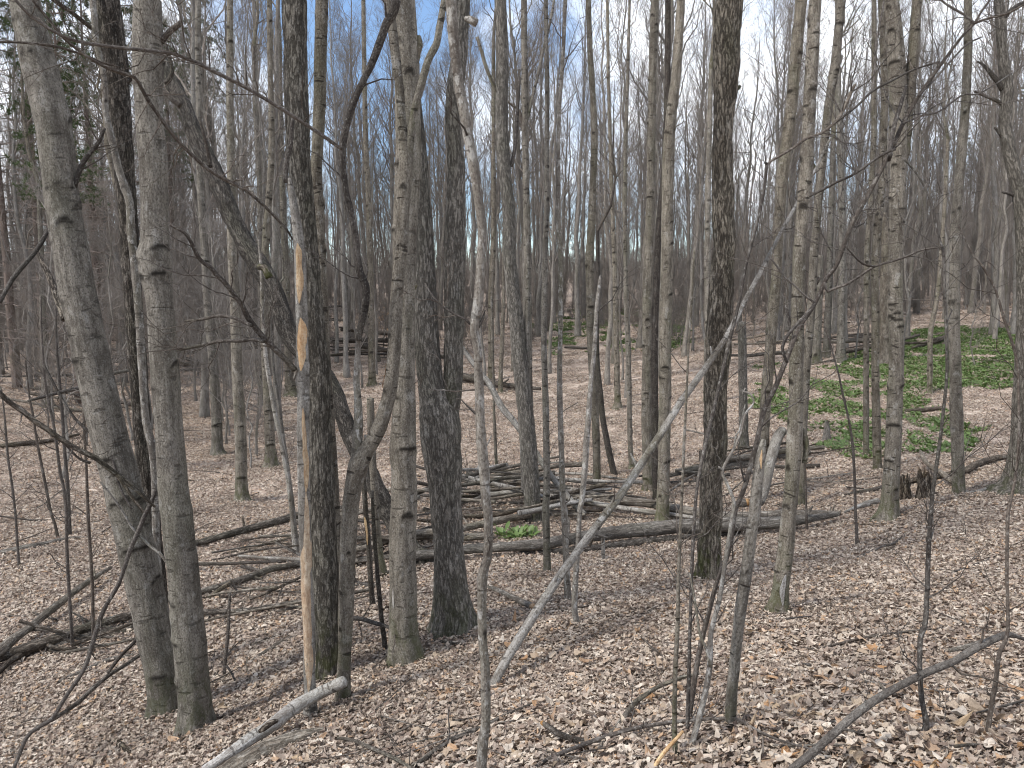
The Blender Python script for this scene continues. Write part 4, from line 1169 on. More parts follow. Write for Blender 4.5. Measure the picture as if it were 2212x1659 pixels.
lying('hanging_branch', 'long bare limb sweeping across the maple clump from the upper corner', 'branch', 'twig',
      "70,0,6 105,42,6 143,87,7 170,108,7 200,130,7 245,152,8 290,167,8 305,190,8 320,217,8 343,250,8 367,283,8 390,310,8 417,337,8 440,358,8 467,377,8 500,395,8 533,413,7 560,435,7 583,457,6 600,475,6 617,493,5 640,530,3", depths=(4.3, 5.6), twigs=16, twig_len=.5)
lying('hanging_branch', 'slender limb crossing the tops of the maple clump, nearly level', 'branch', 'twig',
      "-20,88,5 0,90,5 50,92,5 100,97,6 133,103,6 160,112,6 187,120,5 220,135,5 260,145,3", depths=(4.4, 5.2), twigs=8, twig_len=.4)
lying('hanging_branch', 'dark straight limb entering at the top behind the leaning maple', 'branch', 'dark',
      "105,-10,10 117,0,10 135,14,10 150,23,9 172,40,9 193,57,9 215,72,8 240,88,6", depths=(7.6, 8.2), twigs=4)
lying('broken_branch', 'dead brown limb slanting down across the clump feet from the frame edge', 'branch', 'darklog',
      "-30,820,10 0,850,11 25,872,11 50,890,11 75,910,11 100,926,11 125,944,11 150,960,11 178,976,11 207,990,11 230,1008,11 253,1026,11 278,1045,11 300,1063,10 318,1080,8 335,1095,5", depths=(5.2, 6.0), twigs=5,
      sub=(('darklog', "253,1026,8 270,1050,8 290,1080,7 310,1106,6", None),))
lying('broken_branch', 'grey lichen-covered limb curving from the clump down to the leaves', 'branch', 'twig',
      "335,1060,6 327,1085,10 313,1113,10 298,1150,10 283,1183,10 270,1222,9 257,1260,9 243,1285,9 230,1306,9 217,1335,10 207,1366,10 197,1400,10 187,1433,9 170,1465,9 150,1493,9 130,1525,9 113,1553,9 90,1567,9 67,1582,9 55,1598,9 47,1616,9 38,1640,8 30,1659,8 25,1690,7",
      depths=(6.1, 6.0, 5.6), twigs=6, sub=(('darklog', "110,1556,10 140,1538,10 167,1519,10 190,1497,10 213,1476,10 240,1455,9 270,1437,8 307,1411,7", (5.85, 6.9)),
                                       ('dark', "297,1379,7 280,1398,8 265,1412,8 248,1433,8 233,1453,7", (6.8, 6.4)),
                                       ('mottled', "300,1155,5 325,1180,6 345,1195,6 360,1215,6 372,1238,5", (6.1, 6.1)),
                                       ('mottled', "300,1155,5 285,1140,5 265,1106,4 240,1070,4 215,1040,3", (6.1, 6.0))))
lying('broken_branch', 'dark slender dead limb arching over the leaves beside the clump', 'branch', 'dark',
      "93,786,5 112,822,6 133,860,6 150,888,6 167,910,6 190,930,6 213,950,6 233,973,5 242,990,5 250,1020,5 262,1060,5 285,1100,4", depths=(6.6, 6.4), twigs=8, twig_len=.4)
lying('broken_branch', 'dark limb piece lying level behind the leaning maple', 'branch', 'dark',
      "60,866,5 90,858,7 120,850,8 150,843,9 175,836,9 200,826,8 240,808,8 280,800,7", depths=(9.5, 10.5), twigs=3)
# ------------------------------------------------------------------ logs
lying('fallen_log', 'longest fallen trunk, smooth, crossing in front of the brush pile', 'log', 'log',
      "890,1202,20 940,1196,20 1007,1186,20 1080,1182,20 1160,1176,22 1230,1165,24 1304,1153,27 1390,1144,30 1474,1137,32 1560,1134,32 1640,1131,27 1688,1128,25 1750,1120,18 1811,1111,9", lift=0.10, stub=3)
lying('fallen_log', 'dark wet log lying along under the longest fallen trunk', 'log', 'darklog',
      "1122,1195,11 1170,1194,14 1220,1191,16 1280,1186,16 1337,1178,16 1400,1170,15 1470,1162,14 1540,1156,14 1600,1150,12", stub=2)
lying('fallen_log', 'pale straight log, rear one running beyond the longest fallen trunk', 'log', 'log',
      "1215,1054,11 1260,1063,13 1304,1073,15 1350,1081,17 1404,1088,19 1470,1101,20 1558,1113,17 1640,1112,16 1708,1109,15 1770,1108,12 1815,1107,8", lift=(0.35, 0.15, 0.05), stub=2)
lying('fallen_log', 'thin pale log lying close before the rear straight log', 'log', 'pale',
      "1180,1070,9 1237,1078,11 1300,1090,11 1370,1101,11 1440,1110,10 1500,1118,8", lift=(0.3, 0.1))
lying('fallen_log', 'slim grey pole ending in the air at the back of the brush pile', 'log', 'pale',
      "990,1025,8 1030,1036,9 1070,1046,10 1105,1053,10 1140,1062,10 1180,1075,9", lift=(0.5, 0.35))
lying('fallen_log', 'slim grey pole crossing beyond the bowed tree in the brush pile', 'log', 'log',
      "1050,1030,9 1090,1038,10 1127,1044,10 1200,1050,10 1236,1052,9", lift=(0.45, 0.3))
lying('fallen_log', 'short thick log running up to the foot of the bowed tree', 'log', 'log',
      "985,1146,14 1020,1137,15 1070,1126,16 1110,1118,15 1145,1112,14", lift=0.12, stub=1)
lying('fallen_log', 'mossy log behind the furrowed double trunk, before the brush pile', 'log', 'log',
      "880,1162,18 930,1156,18 1000,1160,17 1030,1159,16 1065,1158,13", lift=0.08, stub=1)
lying('fallen_log', 'bark-covered log low between the straight maple and furrowed trunk', 'log', 'log',
      "760,1190,12 800,1180,14 850,1160,17 905,1152,18 960,1148,16", lift=0.2)
lying('fallen_log', 'brown weathered log lying on the flat beyond the maple clump', 'log', 'darklog',
      "405,1180,11 427,1173,14 480,1158,15 533,1143,15 590,1128,16 643,1115,17 700,1104,17 740,1098,14", lift=0.05, stub=2)
lying('fallen_log', 'grey log running from the maple clump up to the peeling stem', 'log', 'log',
      "400,1290,10 432,1278,12 480,1265,13 517,1253,14 550,1242,15 583,1230,15 615,1224,14 647,1218,14 720,1212,13 790,1207,12 850,1202,10", lift=0.05, stub=2,
      sub=(('darklog', "500,1258,9 480,1270,9 460,1285,8 437,1303,7", None),))
lying('fallen_branch', 'thin grey pole lying just beyond the grey log by the clump', 'branch', 'pale',
      "515,1201,6 545,1203,7 580,1206,8 620,1207,9 650,1209,8 690,1212,7", lift=0.06)
lying('fallen_branch', 'dark rough limb curving from the clump foot to the peeling stem', 'branch', 'darklog',
      "425,1328,12 440,1323,13 485,1321,11 533,1319,11 575,1312,10 615,1305,10 650,1299,9 700,1295,8", lift=0.05, twigs=3,
      sub=(('dark', "497,1280,5 495,1310,6 494,1340,7 491,1380,8 487,1420,8 484,1456,7", (7.6, 7.2)), ('dark', "489,1438,6 498,1450,5 508,1470,4", (7.1, 7.0))))
lying('fallen_log', 'uppermost grey log of the stack by the thin saplings', 'log', 'log',
      "-40,1432,22 0,1406,22 30,1380,19 67,1353,17 100,1325,16 133,1300,15 160,1278,14 187,1259,13 215,1240,10 240,1226,8", lift=0.14, stub=1)
lying('fallen_log', 'mossy brown log in the stack, running up to the leaning maple', 'log', 'darklog',
      "-40,1440,20 0,1420,21 45,1405,22 90,1391,22 130,1376,21 167,1362,20 220,1346,18 267,1333,17 310,1324,14", lift=0.06, stub=2)
lying('fallen_log', 'lowest thin log of the stack by the thin saplings', 'log', 'darklog',
      "20,1425,11 67,1411,14 115,1396,14 167,1380,14 225,1367,15 290,1352,14", lift=0.0)
lying('fallen_branch', 'curved branch at the near side of the stacked logs', 'branch', 'darklog',
      "-25,1470,12 0,1450,12 20,1430,12 40,1417,12 60,1408,10 90,1400,7", lift=0.05)
lying('fallen_log', 'short bare log lying alone past the thin saplings', 'log', 'log',
      "-30,1200,12 0,1194,12 33,1188,13 67,1181,13 100,1174,11 133,1166,9 165,1162,7 190,1161,5")
lying('fallen_branch', 'brown branch half buried in leaves before the clump', 'branch', 'log',
      "125,1474,8 143,1466,10 190,1445,10 233,1426,10 260,1420,9 290,1416,8")
lying('fallen_branch', 'short decayed branch in leaves below the dark rough limb', 'branch', 'log',
      "545,1428,9 570,1412,12 600,1392,11 633,1376,8")
lying('fallen_log', 'silvery birch log with torn bark leaning over a second log', 'log', 'whitelog',
      "425,1678,20 443,1662,20 477,1640,22 517,1613,26 550,1590,27 583,1570,27 617,1543,28 640,1526,28 667,1510,26 700,1493,25 725,1481,25 742,1473,24", lift=(0.06, 0.12, 0.22),
      sub=(('rotten', "600,1556,8 585,1562,14 572,1572,14 560,1580,8", None),))
lying('fallen_log', 'thick brown log lying beneath the silvery birch log', 'log', 'log',
      "470,1690,44 500,1665,44 567,1626,42 600,1612,38 633,1598,34 667,1588,28 700,1578,16", lift=0.0, stub=1)
lying('fallen_branch', 'long thin branch snaking along the leaves before the clump', 'branch', 'log',
      "-20,1630,6 0,1627,6 45,1619,7 83,1617,7 130,1612,7 175,1613,7 217,1613,7 250,1607,6 283,1600,7 320,1592,7 355,1580,7 387,1567,6 410,1556,4")
lying('fallen_branch', 'broken bark-shedding stub poking from leaves before the clump', 'branch', 'rotten', "248,1596,9 258,1606,12 270,1616,12 284,1628,8", lift=0.02)
lying('fallen_branch', 'heavy dark-barked branch slanting up through the near leaves', 'branch', 'speck',
      "1690,1690,18 1715,1659,18 1758,1624,18 1783,1600,18 1808,1579,18 1840,1550,18 1875,1523,18 1907,1502,17 1941,1483,16 1975,1466,16 2008,1450,16 2033,1440,16 2058,1430,15 2083,1415,16 2108,1400,16 2133,1387,16 2158,1376,15 2175,1371,14 2191,1373,10 2212,1381,7 2240,1395,6",
      depths=(2.75, 3.2, 3.7), twigs=4, sub=(('log', "2050,1405,8 2075,1400,9 2100,1393,10 2125,1384,8", (3.75, 3.8)),), stub=2)
lying('fallen_branch', 'smooth curved branch rising toward the multi-stemmed saplings', 'branch', 'log',
      "1315,1590,10 1321,1583,11 1338,1562,11 1354,1540,12 1366,1525,11 1377,1513,11 1398,1498,10 1421,1484,9 1450,1472,9 1475,1463,8 1510,1455,6", lift=(0.02, 0.1))
lying('fallen_branch', 'long slender branch arching before the multi-stemmed saplings', 'branch', 'twig',
      "1140,1690,8 1154,1659,9 1178,1643,9 1204,1630,9 1250,1612,9 1304,1593,10 1345,1580,9 1387,1570,9 1430,1563,8 1475,1557,7 1530,1553,7 1588,1553,6 1625,1572,6 1661,1590,6 1700,1604,5 1745,1616,5 1790,1628,3", lift=(0.02, 0.12, 0.05), twigs=8)
lying('fallen_branch', 'hooked dark branch piece with a sawn orange end', 'branch', 'darklog',
      "1174,1563,10 1188,1572,12 1204,1583,13 1220,1590,13 1237,1596,13 1270,1603,13 1304,1606,12", lift=(0.08, 0.01), cut='start')
lying('fallen_branch', 'dark thick stick running toward the blotchy kinked sapling foot', 'branch', 'darklog',
      "890,1655,9 900,1650,10 927,1631,11 954,1613,11 987,1594,11 1021,1580,11 1060,1560,9 1090,1545,8 1137,1526,7 1160,1515,5", lift=0.03, twigs=4)
lying('fallen_branch', 'forked pale stick near the end of the birch log', 'branch', 'log',
      "730,1594,6 760,1598,7 803,1616,8 840,1632,8 870,1648,8 900,1668,7", lift=0.04, twigs=3)
lying('fallen_branch', 'small dark stick lying below the leaning pole', 'branch', 'dark', "1185,1411,7 1210,1414,8 1237,1420,8 1258,1418,7 1280,1416,6")
lying('fallen_branch', 'dark stick lying against the foot of the furrowed double trunk', 'branch', 'dark', "910,1378,8 940,1384,8 970,1389,8 1008,1394,6", lift=0.02)
lying('fallen_log', 'short mossy log with a sawn orange end behind the leaning pole', 'log', 'log',
      "1050,1268,8 1075,1276,11 1097,1287,13 1125,1299,14 1150,1310,14", lift=0.02, cut='end')
lying('fallen_branch', 'dark limb running from the forked tree to the thin crooked stem', 'branch', 'dark',
      "762,1335,11 785,1338,10 810,1346,9 835,1353,8 860,1364,6", depths=(6.9, 6.5), twigs=3)
lying('fallen_branch', 'grey half-buried stick before the straight flared maple', 'branch', 'log', "930,1536,8 950,1528,10 980,1520,10 1014,1512,8", lift=-0.01)
lying('fallen_branch', 'mossy lumpy stick near the torn end of the birch log', 'branch', 'log', "795,1521,6 820,1515,9 845,1518,8 880,1520,7", lift=-0.005)
lying('fallen_branch', 'slim branch in the leaves past the heavy dark-barked branch, forked end', 'branch', 'twig',
      "1735,1400,4 1771,1402,5 1785,1398,6 1830,1386,6 1875,1376,6 1940,1366,5 1990,1361,5 2041,1356,4", lift=0.03, twigs=5)
lying('fallen_branch', 'thin branch reaching over leaves behind the dark-barked branch', 'branch', 'twig',
      "1690,1588,5 1720,1572,6 1775,1563,6 1830,1556,5 1900,1553,4", lift=0.03, twigs=4)
lying('fallen_branch', 'long thin branch crossing near the wavy brown sapling', 'branch', 'twig',
      "1820,1590,7 1880,1575,7 1950,1568,6 2021,1563,6 2065,1552,5 2108,1540,5 2160,1527,5 2230,1508,5", lift=0.04, twigs=6)
lying('fallen_branch', 'brownish half-sunk stick amid the leaves below the scarred beech', 'branch', 'log', "1735,1448,6 1765,1440,8 1810,1437,9 1850,1439,7", lift=0.0)
lying('fallen_branch', 'thin dry stick high on the leafy slope', 'branch', 'twig', "1845,1206,4 1880,1192,5 1915,1177,4", lift=0.02)
lying('fallen_branch', 'long thin stick beside the wavy sapling on the leafy slope', 'branch', 'twig', "2055,1238,4 2090,1225,5 2125,1212,4 2155,1198,3", lift=0.02)
lying('fallen_branch', 'flaky split stick at the very front of the leaves', 'branch', 'bare', "2005,1690,9 2015,1655,10 2035,1635,9 2052,1622,6", lift=0.03)
lying('fallen_branch', 'pale broken stick at the foot of the multi-stemmed saplings', 'branch', 'bare', "1405,1680,8 1415,1655,9 1435,1625,9 1460,1597,8 1475,1580,6", lift=(0.03, 0.2))
lying('fallen_log', 'grey curved log behind the tilted broken sapling', 'log', 'log', "1490,1678,12 1515,1640,13 1545,1625,13 1600,1612,10 1650,1600,7", lift=0.02)
lying('bark_strip', 'curled white strip of bark lying flat in the near leaves', 'bark strip', 'whitelog', "1760,1631,6 1775,1635,10 1795,1637,11 1812,1637,6", lift=0.01)

# right bank
lying('fallen_log', 'crooked dark log behind the clear standing grey tree', 'log', 'darklog',
      "1940,1062,8 1965,1040,11 1995,1036,11 2028,1030,10 2050,1024,10 2085,1016,14 2105,1005,14 2125,997,14 2150,990,12 2181,986,10 2230,978,8", lift=0.04, stub=2)
lying('fallen_branch', 'mossy bent branch leaning on the crooked dark log', 'branch', 'log', "1988,975,7 1995,990,9 2008,1006,10 2030,1020,11 2057,1040,12", lift=(0.35, 0.1))
lying('fallen_branch', 'thin grey branch by the roots of the crooked edge tree', 'branch', 'pale', "2085,1066,7 2110,1062,8 2140,1053,7 2166,1046,5", lift=0.04)
lying('fallen_log', 'pale barkless log piece before the ringed grey maple', 'log', 'pale', "1825,1106,5 1850,1096,9 1875,1088,14 1897,1082,13", lift=0.02)
lying('fallen_branch', 'dark mossy branch running into the ringed grey maple', 'branch', 'dark', "1822,1070,5 1860,1062,8 1890,1057,9 1905,1052,8", lift=0.02)
lying('fallen_log', 'dark log on the bank below the leek patch', 'log', 'darklog', "1955,887,7 1985,886,9 2012,884,9 2040,880,8", lift=0.03)
lying('fallen_log', 'dark rotten log at the upper edge of the leek patch', 'log', 'darklog', "1970,752,5 2000,742,11 2030,733,12 2060,722,8", lift=0.05)
lying('fallen_log', 'upper brown log crossing behind the shaggy dark tree', 'log', 'log', "1480,1020,9 1530,1003,12 1568,994,13 1640,983,13 1704,973,11 1780,966,8", lift=0.16)
lying('fallen_log', 'lower brown log crossing behind the shaggy dark tree', 'log', 'log', "1475,1026,9 1520,1016,11 1568,1007,12 1640,994,12 1704,983,11 1750,978,9", lift=0.02)
lying('fallen_log', 'bent barkless log hooked over the brown logs near the beech', 'log', 'greydead',
      "1640,1085,20 1648,1068,21 1655,1040,22 1661,1010,22 1670,975,22 1680,945,22 1690,930,20", depths=(12.6, 14.2))
lying('fallen_log', 'short log with bright sawn end beside the bent barkless log', 'log', 'log', "1585,1090,13 1600,1087,15 1612,1085,16", lift=0.05, cut='end')
lying('fallen_log', 'dark far log lying behind the blotchy kinked sapling', 'log', 'darklog', "985,808,16 1004,815,18 1030,820,16 1080,830,12 1125,836,10 1167,840,8", lift=0.1, stub=3)
lying('fallen_branch', 'far dark stick on the open leafy path', 'branch', 'dark', "1220,750,4 1245,751,6 1275,752,5", lift=0.05)
lying('fallen_log', 'half-buried dark log at the frame edge before the thin saplings', 'log', 'darklog', "-20,965,8 20,961,10 60,957,11 100,953,10 140,945,7 170,938,5", lift=0.05)

def stump(label, x, y, wbot, wtop, ytop, mat, hollow=True):
    hit = ground_hit(x, y)
    Y = hit[1] + 0.1
    a = parse(f"{x},{y},{wbot} {x},{y - (y - ytop) * .35},{(wbot + wtop) / 2} {x},{ytop},{wtop}")
    P, R = path_world(a, Y)
    base = np.array([P[0, 0], P[0, 1], float(H(P[0, 0], P[0, 1]))])
    P[0, 2] = base[2] - 0.1
    root = thing('tree_stump', label, 'stump', base)
    mb = MB()
    seed = nseed()
    PP, RR = spline(P, R, 0.035)
    n = 26
    disp, _ = bark_disp('rotten', seed, R[0], 1, 1.0)
    tube(mb, PP, RR, n, disp, None, cap=(True, False))
    V = mb.V[-1]
    m = len(PP)
    rng = np.random.RandomState(seed)
    jag = np.abs(vnoise(np.stack([np.cos(np.arange(n) / n * 6.283) * 2.2, np.sin(np.arange(n) / n * 6.283) * 2.2, np.zeros(n)], -1), seed)) * (P[-1, 2] - P[0, 2]) * 0.3
    V[(m - 1) * n:m * n, 2] += jag - jag.mean() * 0.5
    link('wood', mb.mesh('wood', M[mat], base), root)
    cb = MB()
    ring = V[(m - 1) * n:m * n]
    c = ring.mean(0)
    low = c + (ring - c) * 0.55 - np.array([0, 0, 0.16])
    cb.add(np.concatenate([ring * 0.999 + c * 0.001, low, [low.mean(0) - np.array([0, 0, .04])]]),
           [[j, (j + 1) % n, n + (j + 1) % n, n + j] for j in range(n)], [[n + j, n + (j + 1) % n, 2 * n] for j in range(n)])
    link('hollow', cb.mesh('hollow', M['rotten'], base), root)
stump('rotten upright stump beside the foot of the ringed grey maple', 1953, 1083, 32, 22, 1034, 'rotten')
stump('hollow orange-brown rotten stump, the wider one by the dark sapling', 1997, 1080, 36, 26, 1026, 'rotten')
stump('small weathered stump on the slope below the leeks', 1786, 952, 22, 9, 912, 'log')
stump('short grey broken stub standing under the longest fallen trunk', 1303, 1215, 9, 8, 1170, 'pale')
stump('little pale stub on the open leafy path', 1685 * 0 + 1160 + 354, 1000, 10, 8, 975, 'log')

# ------------------------------------------------------------------ tangled brush: individual poles and sticks
def brush(n, x0, x1, y0, y1, w0, w1, L0, L1, lift, slope, mats, label, group, seed, bend=0.06, twiggy=0.0, name='fallen_branch'):
    rng = np.random.RandomState(seed)
    for k in range(n):
        x = rng.uniform(x0, x1)
        y = rng.uniform(y0, y1)
        h0 = ground_hit(x, y)
        L = rng.uniform(L0, L1)
        a = rng.normal(0, slope)
        if rng.rand() < 0.5:
            a += math.pi
        lf = rng.uniform(0.0, lift)
        tilt = rng.normal(0, 0.12)
        d = np.array([math.cos(a), math.sin(a), 0])
        t = np.linspace(-0.5, 0.5, 6)
        side = np.array([-d[1], d[0], 0])
        P = h0 + d * L * t[:, None] + side * (rng.normal(0, bend) * L * np.cos(t * 3))[:, None]
        r = rng.uniform(w0, w1) / 2
        P[:, 2] = H(P[:, 0], P[:, 1]) + r + lf + np.maximum(tilt * L * t, -lf * 0.9)
        R = r * np.interp(t, (-.5, .5), (1.0, rng.uniform(0.35, 0.8)))
        mb = MB()
        mat = mats[rng.randint(len(mats))]
        solid(mb, P, R, mat, float(np.clip(r * 2 * FPX / h0[1], 8, 24)))
        o = link(name, mb.mesh(name, M[mat], P[0]), None, P[0])
        tag(o, label, {'fallen_branch': 'branch', 'fallen_log': 'log'}.get(name, name), group)
        if twiggy and rng.rand() < twiggy:
            add_twigs(o, P[0], P, R, 'twig', rng, rng.randint(5, 12), L * .22, lo=.3, second=4)

brush(46, 930, 1260, 1035, 1130, .02, .11, 1.0, 3.8, .55, .6, ['log', 'darklog', 'pale', 'log', 'dark'],
      'weathered pole in the tangled brush pile around the bowed tree', 'poles of the brush pile around the bowed tree', 11, twiggy=.4)
brush(10, 740, 900, 1130, 1230, .04, .12, .8, 2.6, .3, .4, ['log', 'darklog', 'dark'],
      'dark stick wedged low behind the forked tree', 'sticks wedged behind the forked tree', 12, twiggy=.4, name='stick')
brush(46, 380, 660, 690, 790, .06, .32, 2.5, 9.0, 1.6, .22, ['darklog', 'darklog', 'dark', 'log'],
      'dark log in the long woodpile across the back of the flat', 'logs of the woodpile across the back of the flat', 13, twiggy=.3, name='fallen_log')
brush(26, 200, 420, 680, 800, .06, .28, 2.0, 7.0, 1.5, .25, ['darklog', 'dark', 'log'],
      'dark log in the heap behind the maple clump', 'logs heaped behind the maple clump', 14, twiggy=.4, name='fallen_log')
brush(14, 700, 900, 735, 800, .06, .35, 2.0, 7.0, .9, .25, ['darklog', 'dark'],
      'dark log in the far heap behind the forked tree', 'logs of the far heap behind the forked tree', 15, name='fallen_log')
brush(14, 20, 230, 720, 900, .04, .15, 1.5, 5.0, .7, .4, ['darklog', 'dark', 'log'],
      'fallen branch among the thin stems behind the leaning maple', 'fallen branches among thin stems', 16)
brush(20, 1460, 1800, 930, 1060, .03, .10, .8, 3.0, .15, .5, ['darklog', 'log', 'dark'],
      'small fallen branch near the brown logs past the shaggy tree', 'fallen branches near the brown logs', 17, twiggy=.4)
brush(16, 1620, 1920, 700, 800, .05, .22, 1.5, 5.0, .4, .3, ['darklog', 'dark', 'log'],
      'far fallen log behind the leek patch', 'fallen logs behind the leek patch', 18, name='fallen_log')
brush(22, 500, 730, 1170, 1340, .02, .06, .6, 2.2, .15, .5, ['darklog', 'log', 'dark'],
      'thin dead stick strewn between the clump and the peeling stem', 'sticks strewn between clump and peeling stem', 19, twiggy=.5, name='stick')
brush(10, 60, 300, 1330, 1420, .02, .05, .5, 1.8, .12, .5, ['darklog', 'dark'],
      'thin dead stick caught in the log stack', 'sticks caught in the log stack', 20, twiggy=.4, name='stick')
brush(110, -60, 2260, 1180, 1690, .006, .018, .25, 1.1, .04, 1.2, ['twig', 'dark', 'log', 'twig'],
      'thin dry twig lying loose on the dead leaves', 'loose twigs on the dead leaves', 21, bend=.1, twiggy=.15, name='twig')
brush(50, 0, 2200, 880, 1180, .012, .04, .5, 2.0, .05, 1.0, ['twig', 'dark', 'log', 'dark'],
      'fallen stick lying out on the leafy clearing', 'sticks out on the leafy clearing', 22, bend=.1, name='stick')

# ------------------------------------------------------------------ leaf litter
def leaf_outline(kind, rng):
    if kind == 0:       # maple: five lobes
        ang = np.array([-90, -52, -20, 8, 38, 62, 90, 118, 142, 172, 200, 232]) * math.pi / 180
        r = np.array([.36, .58, .50, .92, .50, .66, 1.0, .66, .50, .92, .50, .58]) * rng.uniform(.9, 1.08, 12)
        return np.stack([np.cos(ang) * r, np.sin(ang) * r], -1) * 0.5
    t = np.linspace(0, 2 * math.pi, 10, endpoint=False)    # oval
    return np.stack([np.sin(t) * .27 * (1 - .12 * np.cos(t)), -np.cos(t) * .5], -1)

def leaf_mesh(mb, pos, size, yaw, tilt, tiltdir, curl, fold, kind, tone, rng):
    o = leaf_outline(kind, rng)
    n = len(o)
    V = np.concatenate([o, o * 0.5, [[0, 0]]])
    r2 = (V ** 2).sum(-1)
    z = curl * (V[:, 1] * 1.6) ** 2 + fold * np.abs(V[:, 0]) + rng.normal(0, .035, len(V)) * (r2 > 0)
    z = z + curl * 0.6 * (V[:, 0] * 1.7) ** 2 * np.sign(fold + 0.01)
    X = np.stack([V[:, 0], V[:, 1], z], -1) * size
    c, s = math.cos(yaw), math.sin(yaw)
    X = X @ np.array([[c, s, 0], [-s, c, 0], [0, 0, 1.0]])
    ax = np.array([math.cos(tiltdir), math.sin(tiltdir), 0])
    k = ax
    ct, st = math.cos(tilt), math.sin(tilt)
    X = X * ct + np.cross(k, X) * st + np.outer(X @ k, k) * (1 - ct)
    X = X + pos
    j = np.arange(n)
    Q = np.stack([j, (j + 1) % n, n + (j + 1) % n, n + j], -1)
    T = np.stack([n + j, n + (j + 1) % n, np.full(n, 2 * n)], -1)
    mb.add(X, Q, T, np.stack([V[:, 0] * size, V[:, 1] * size, np.full(len(V), tone * 3)], -1), np.full(len(V), tone))

hidden = bpy.data.collections.new("litter_pieces")
def patch(i, nleaf, radius, lo, hi, rng):
    mb = MB()
    for _ in range(nleaf):
        rr = radius * math.sqrt(rng.rand())
        a = rng.uniform(0, 6.283)
        kind = 0 if rng.rand() < 0.62 else 1
        tilt = abs(rng.normal(0, 0.38))
        leaf_mesh(mb, np.array([rr * math.cos(a), rr * math.sin(a), rng.uniform(0.0, 0.035)]), rng.uniform(lo, hi), rng.uniform(0, 6.283), tilt,
                  rng.uniform(0, 6.283), rng.normal(0.05, .35), rng.normal(0, .3), kind, rng.rand(), rng)
    o = bpy.data.objects.new("leaf_patch", mb.mesh("leaf_patch", M['leaf'], smooth=False))
    hidden.objects.link(o)
prng = np.random.RandomState(5)
for i in range(12):
    patch(i, 125, 0.30, 0.028, 0.070, prng)

def scatter_nodes(name, coll, count):
    ng = bpy.data.node_groups.new(name, 'GeometryNodeTree')
    ng.interface.new_socket("Geometry", in_out='INPUT', socket_type='NodeSocketGeometry')
    ng.interface.new_socket("Geometry", in_out='OUTPUT', socket_type='NodeSocketGeometry')
    N = ng.nodes
    gi, go = N.new("NodeGroupInput"), N.new("NodeGroupOutput")
    ci = N.new("GeometryNodeCollectionInfo")
    ci.inputs["Collection"].default_value = coll
    ci.inputs["Separate Children"].default_value = True
    ci.inputs["Reset Children"].default_value = True
    ip = N.new("GeometryNodeInstanceOnPoints")
    ip.inputs["Pick Instance"].default_value = True
    def named(nm, ty):
        a = N.new("GeometryNodeInputNamedAttribute")
        a.data_type = ty
        a.inputs["Name"].default_value = nm
        return a.outputs[0]
    L = ng.links
    L.new(gi.outputs[0], ip.inputs["Points"])
    L.new(ci.outputs[0], ip.inputs["Instance"])
    L.new(named("pick", 'INT'), ip.inputs["Instance Index"])
    e2r = N.new("FunctionNodeEulerToRotation")
    L.new(named("rot", 'FLOAT_VECTOR'), e2r.inputs[0])
    L.new(e2r.outputs[0], ip.inputs["Rotation"])
    L.new(named("siz", 'FLOAT'), ip.inputs["Scale"])
    L.new(ip.outputs[0], go.inputs[0])
    return ng

def scatter(name, pts, rots, sizes, picks, coll, mat):
    me = bpy.data.meshes.new(name)
    me.vertices.add(len(pts))
    me.vertices.foreach_set("co", np.asarray(pts, np.float32).ravel())
    a = me.attributes.new("rot", 'FLOAT_VECTOR', 'POINT')
    a.data.foreach_set("vector", np.asarray(rots, np.float32).ravel())
    a = me.attributes.new("siz", 'FLOAT', 'POINT')
    a.data.foreach_set("value", np.asarray(sizes, np.float32))
    a = me.attributes.new("pick", 'INT', 'POINT')
    a.data.foreach_set("value", np.asarray(picks, np.int32))
    me.materials.append(M[mat])
    o = link(name, me)
    md = o.modifiers.new("scatter", 'NODES')
    md.node_group = scatter_nodes(name + "_nodes", coll, 0)
    o["kind"] = "stuff"
    return o

def slope_euler(x, y, yaw):
    e = 0.15
    gx = (H(x + e, y) - H(x - e, y)) / (2 * e)
    gy = (H(x, y + e) - H(x, y - e)) / (2 * e)
    n = unit(np.stack([-gx, -gy, np.ones_like(gx)], -1))
    # R = Rz(a) Ry(b) Rz(yaw) sending z to n, written as XYZ euler angles
    t1 = np.stack([np.cos(yaw), np.sin(yaw), np.zeros_like(yaw)], -1)
    t1 = unit(t1 - n * (t1 * n).sum(-1, keepdims=True))
    t2 = np.cross(n, t1)
    ry = -np.arcsin(np.clip(t1[:, 2], -1, 1))
    rx = np.arctan2(t2[:, 2], n[:, 2])
    rz = np.arctan2(t1[:, 1], t1[:, 0])
    return np.stack([rx, ry, rz], -1)

def fan_points(y0, y1, step, rng, margin=1.5, ang=0.78):
    xs = np.arange(-y1 * ang - margin, y1 * ang + margin, step)
    ys = np.arange(y0, y1, step)
    X, Y = np.meshgrid(xs, ys)
    X = (X + rng.uniform(-.5, .5, X.shape) * step).ravel()
    Y = (Y + rng.uniform(-.5, .5, Y.shape) * step).ravel()
    k = np.abs(X) < np.maximum(Y, 0) * ang + margin
    return X[k], Y[k]

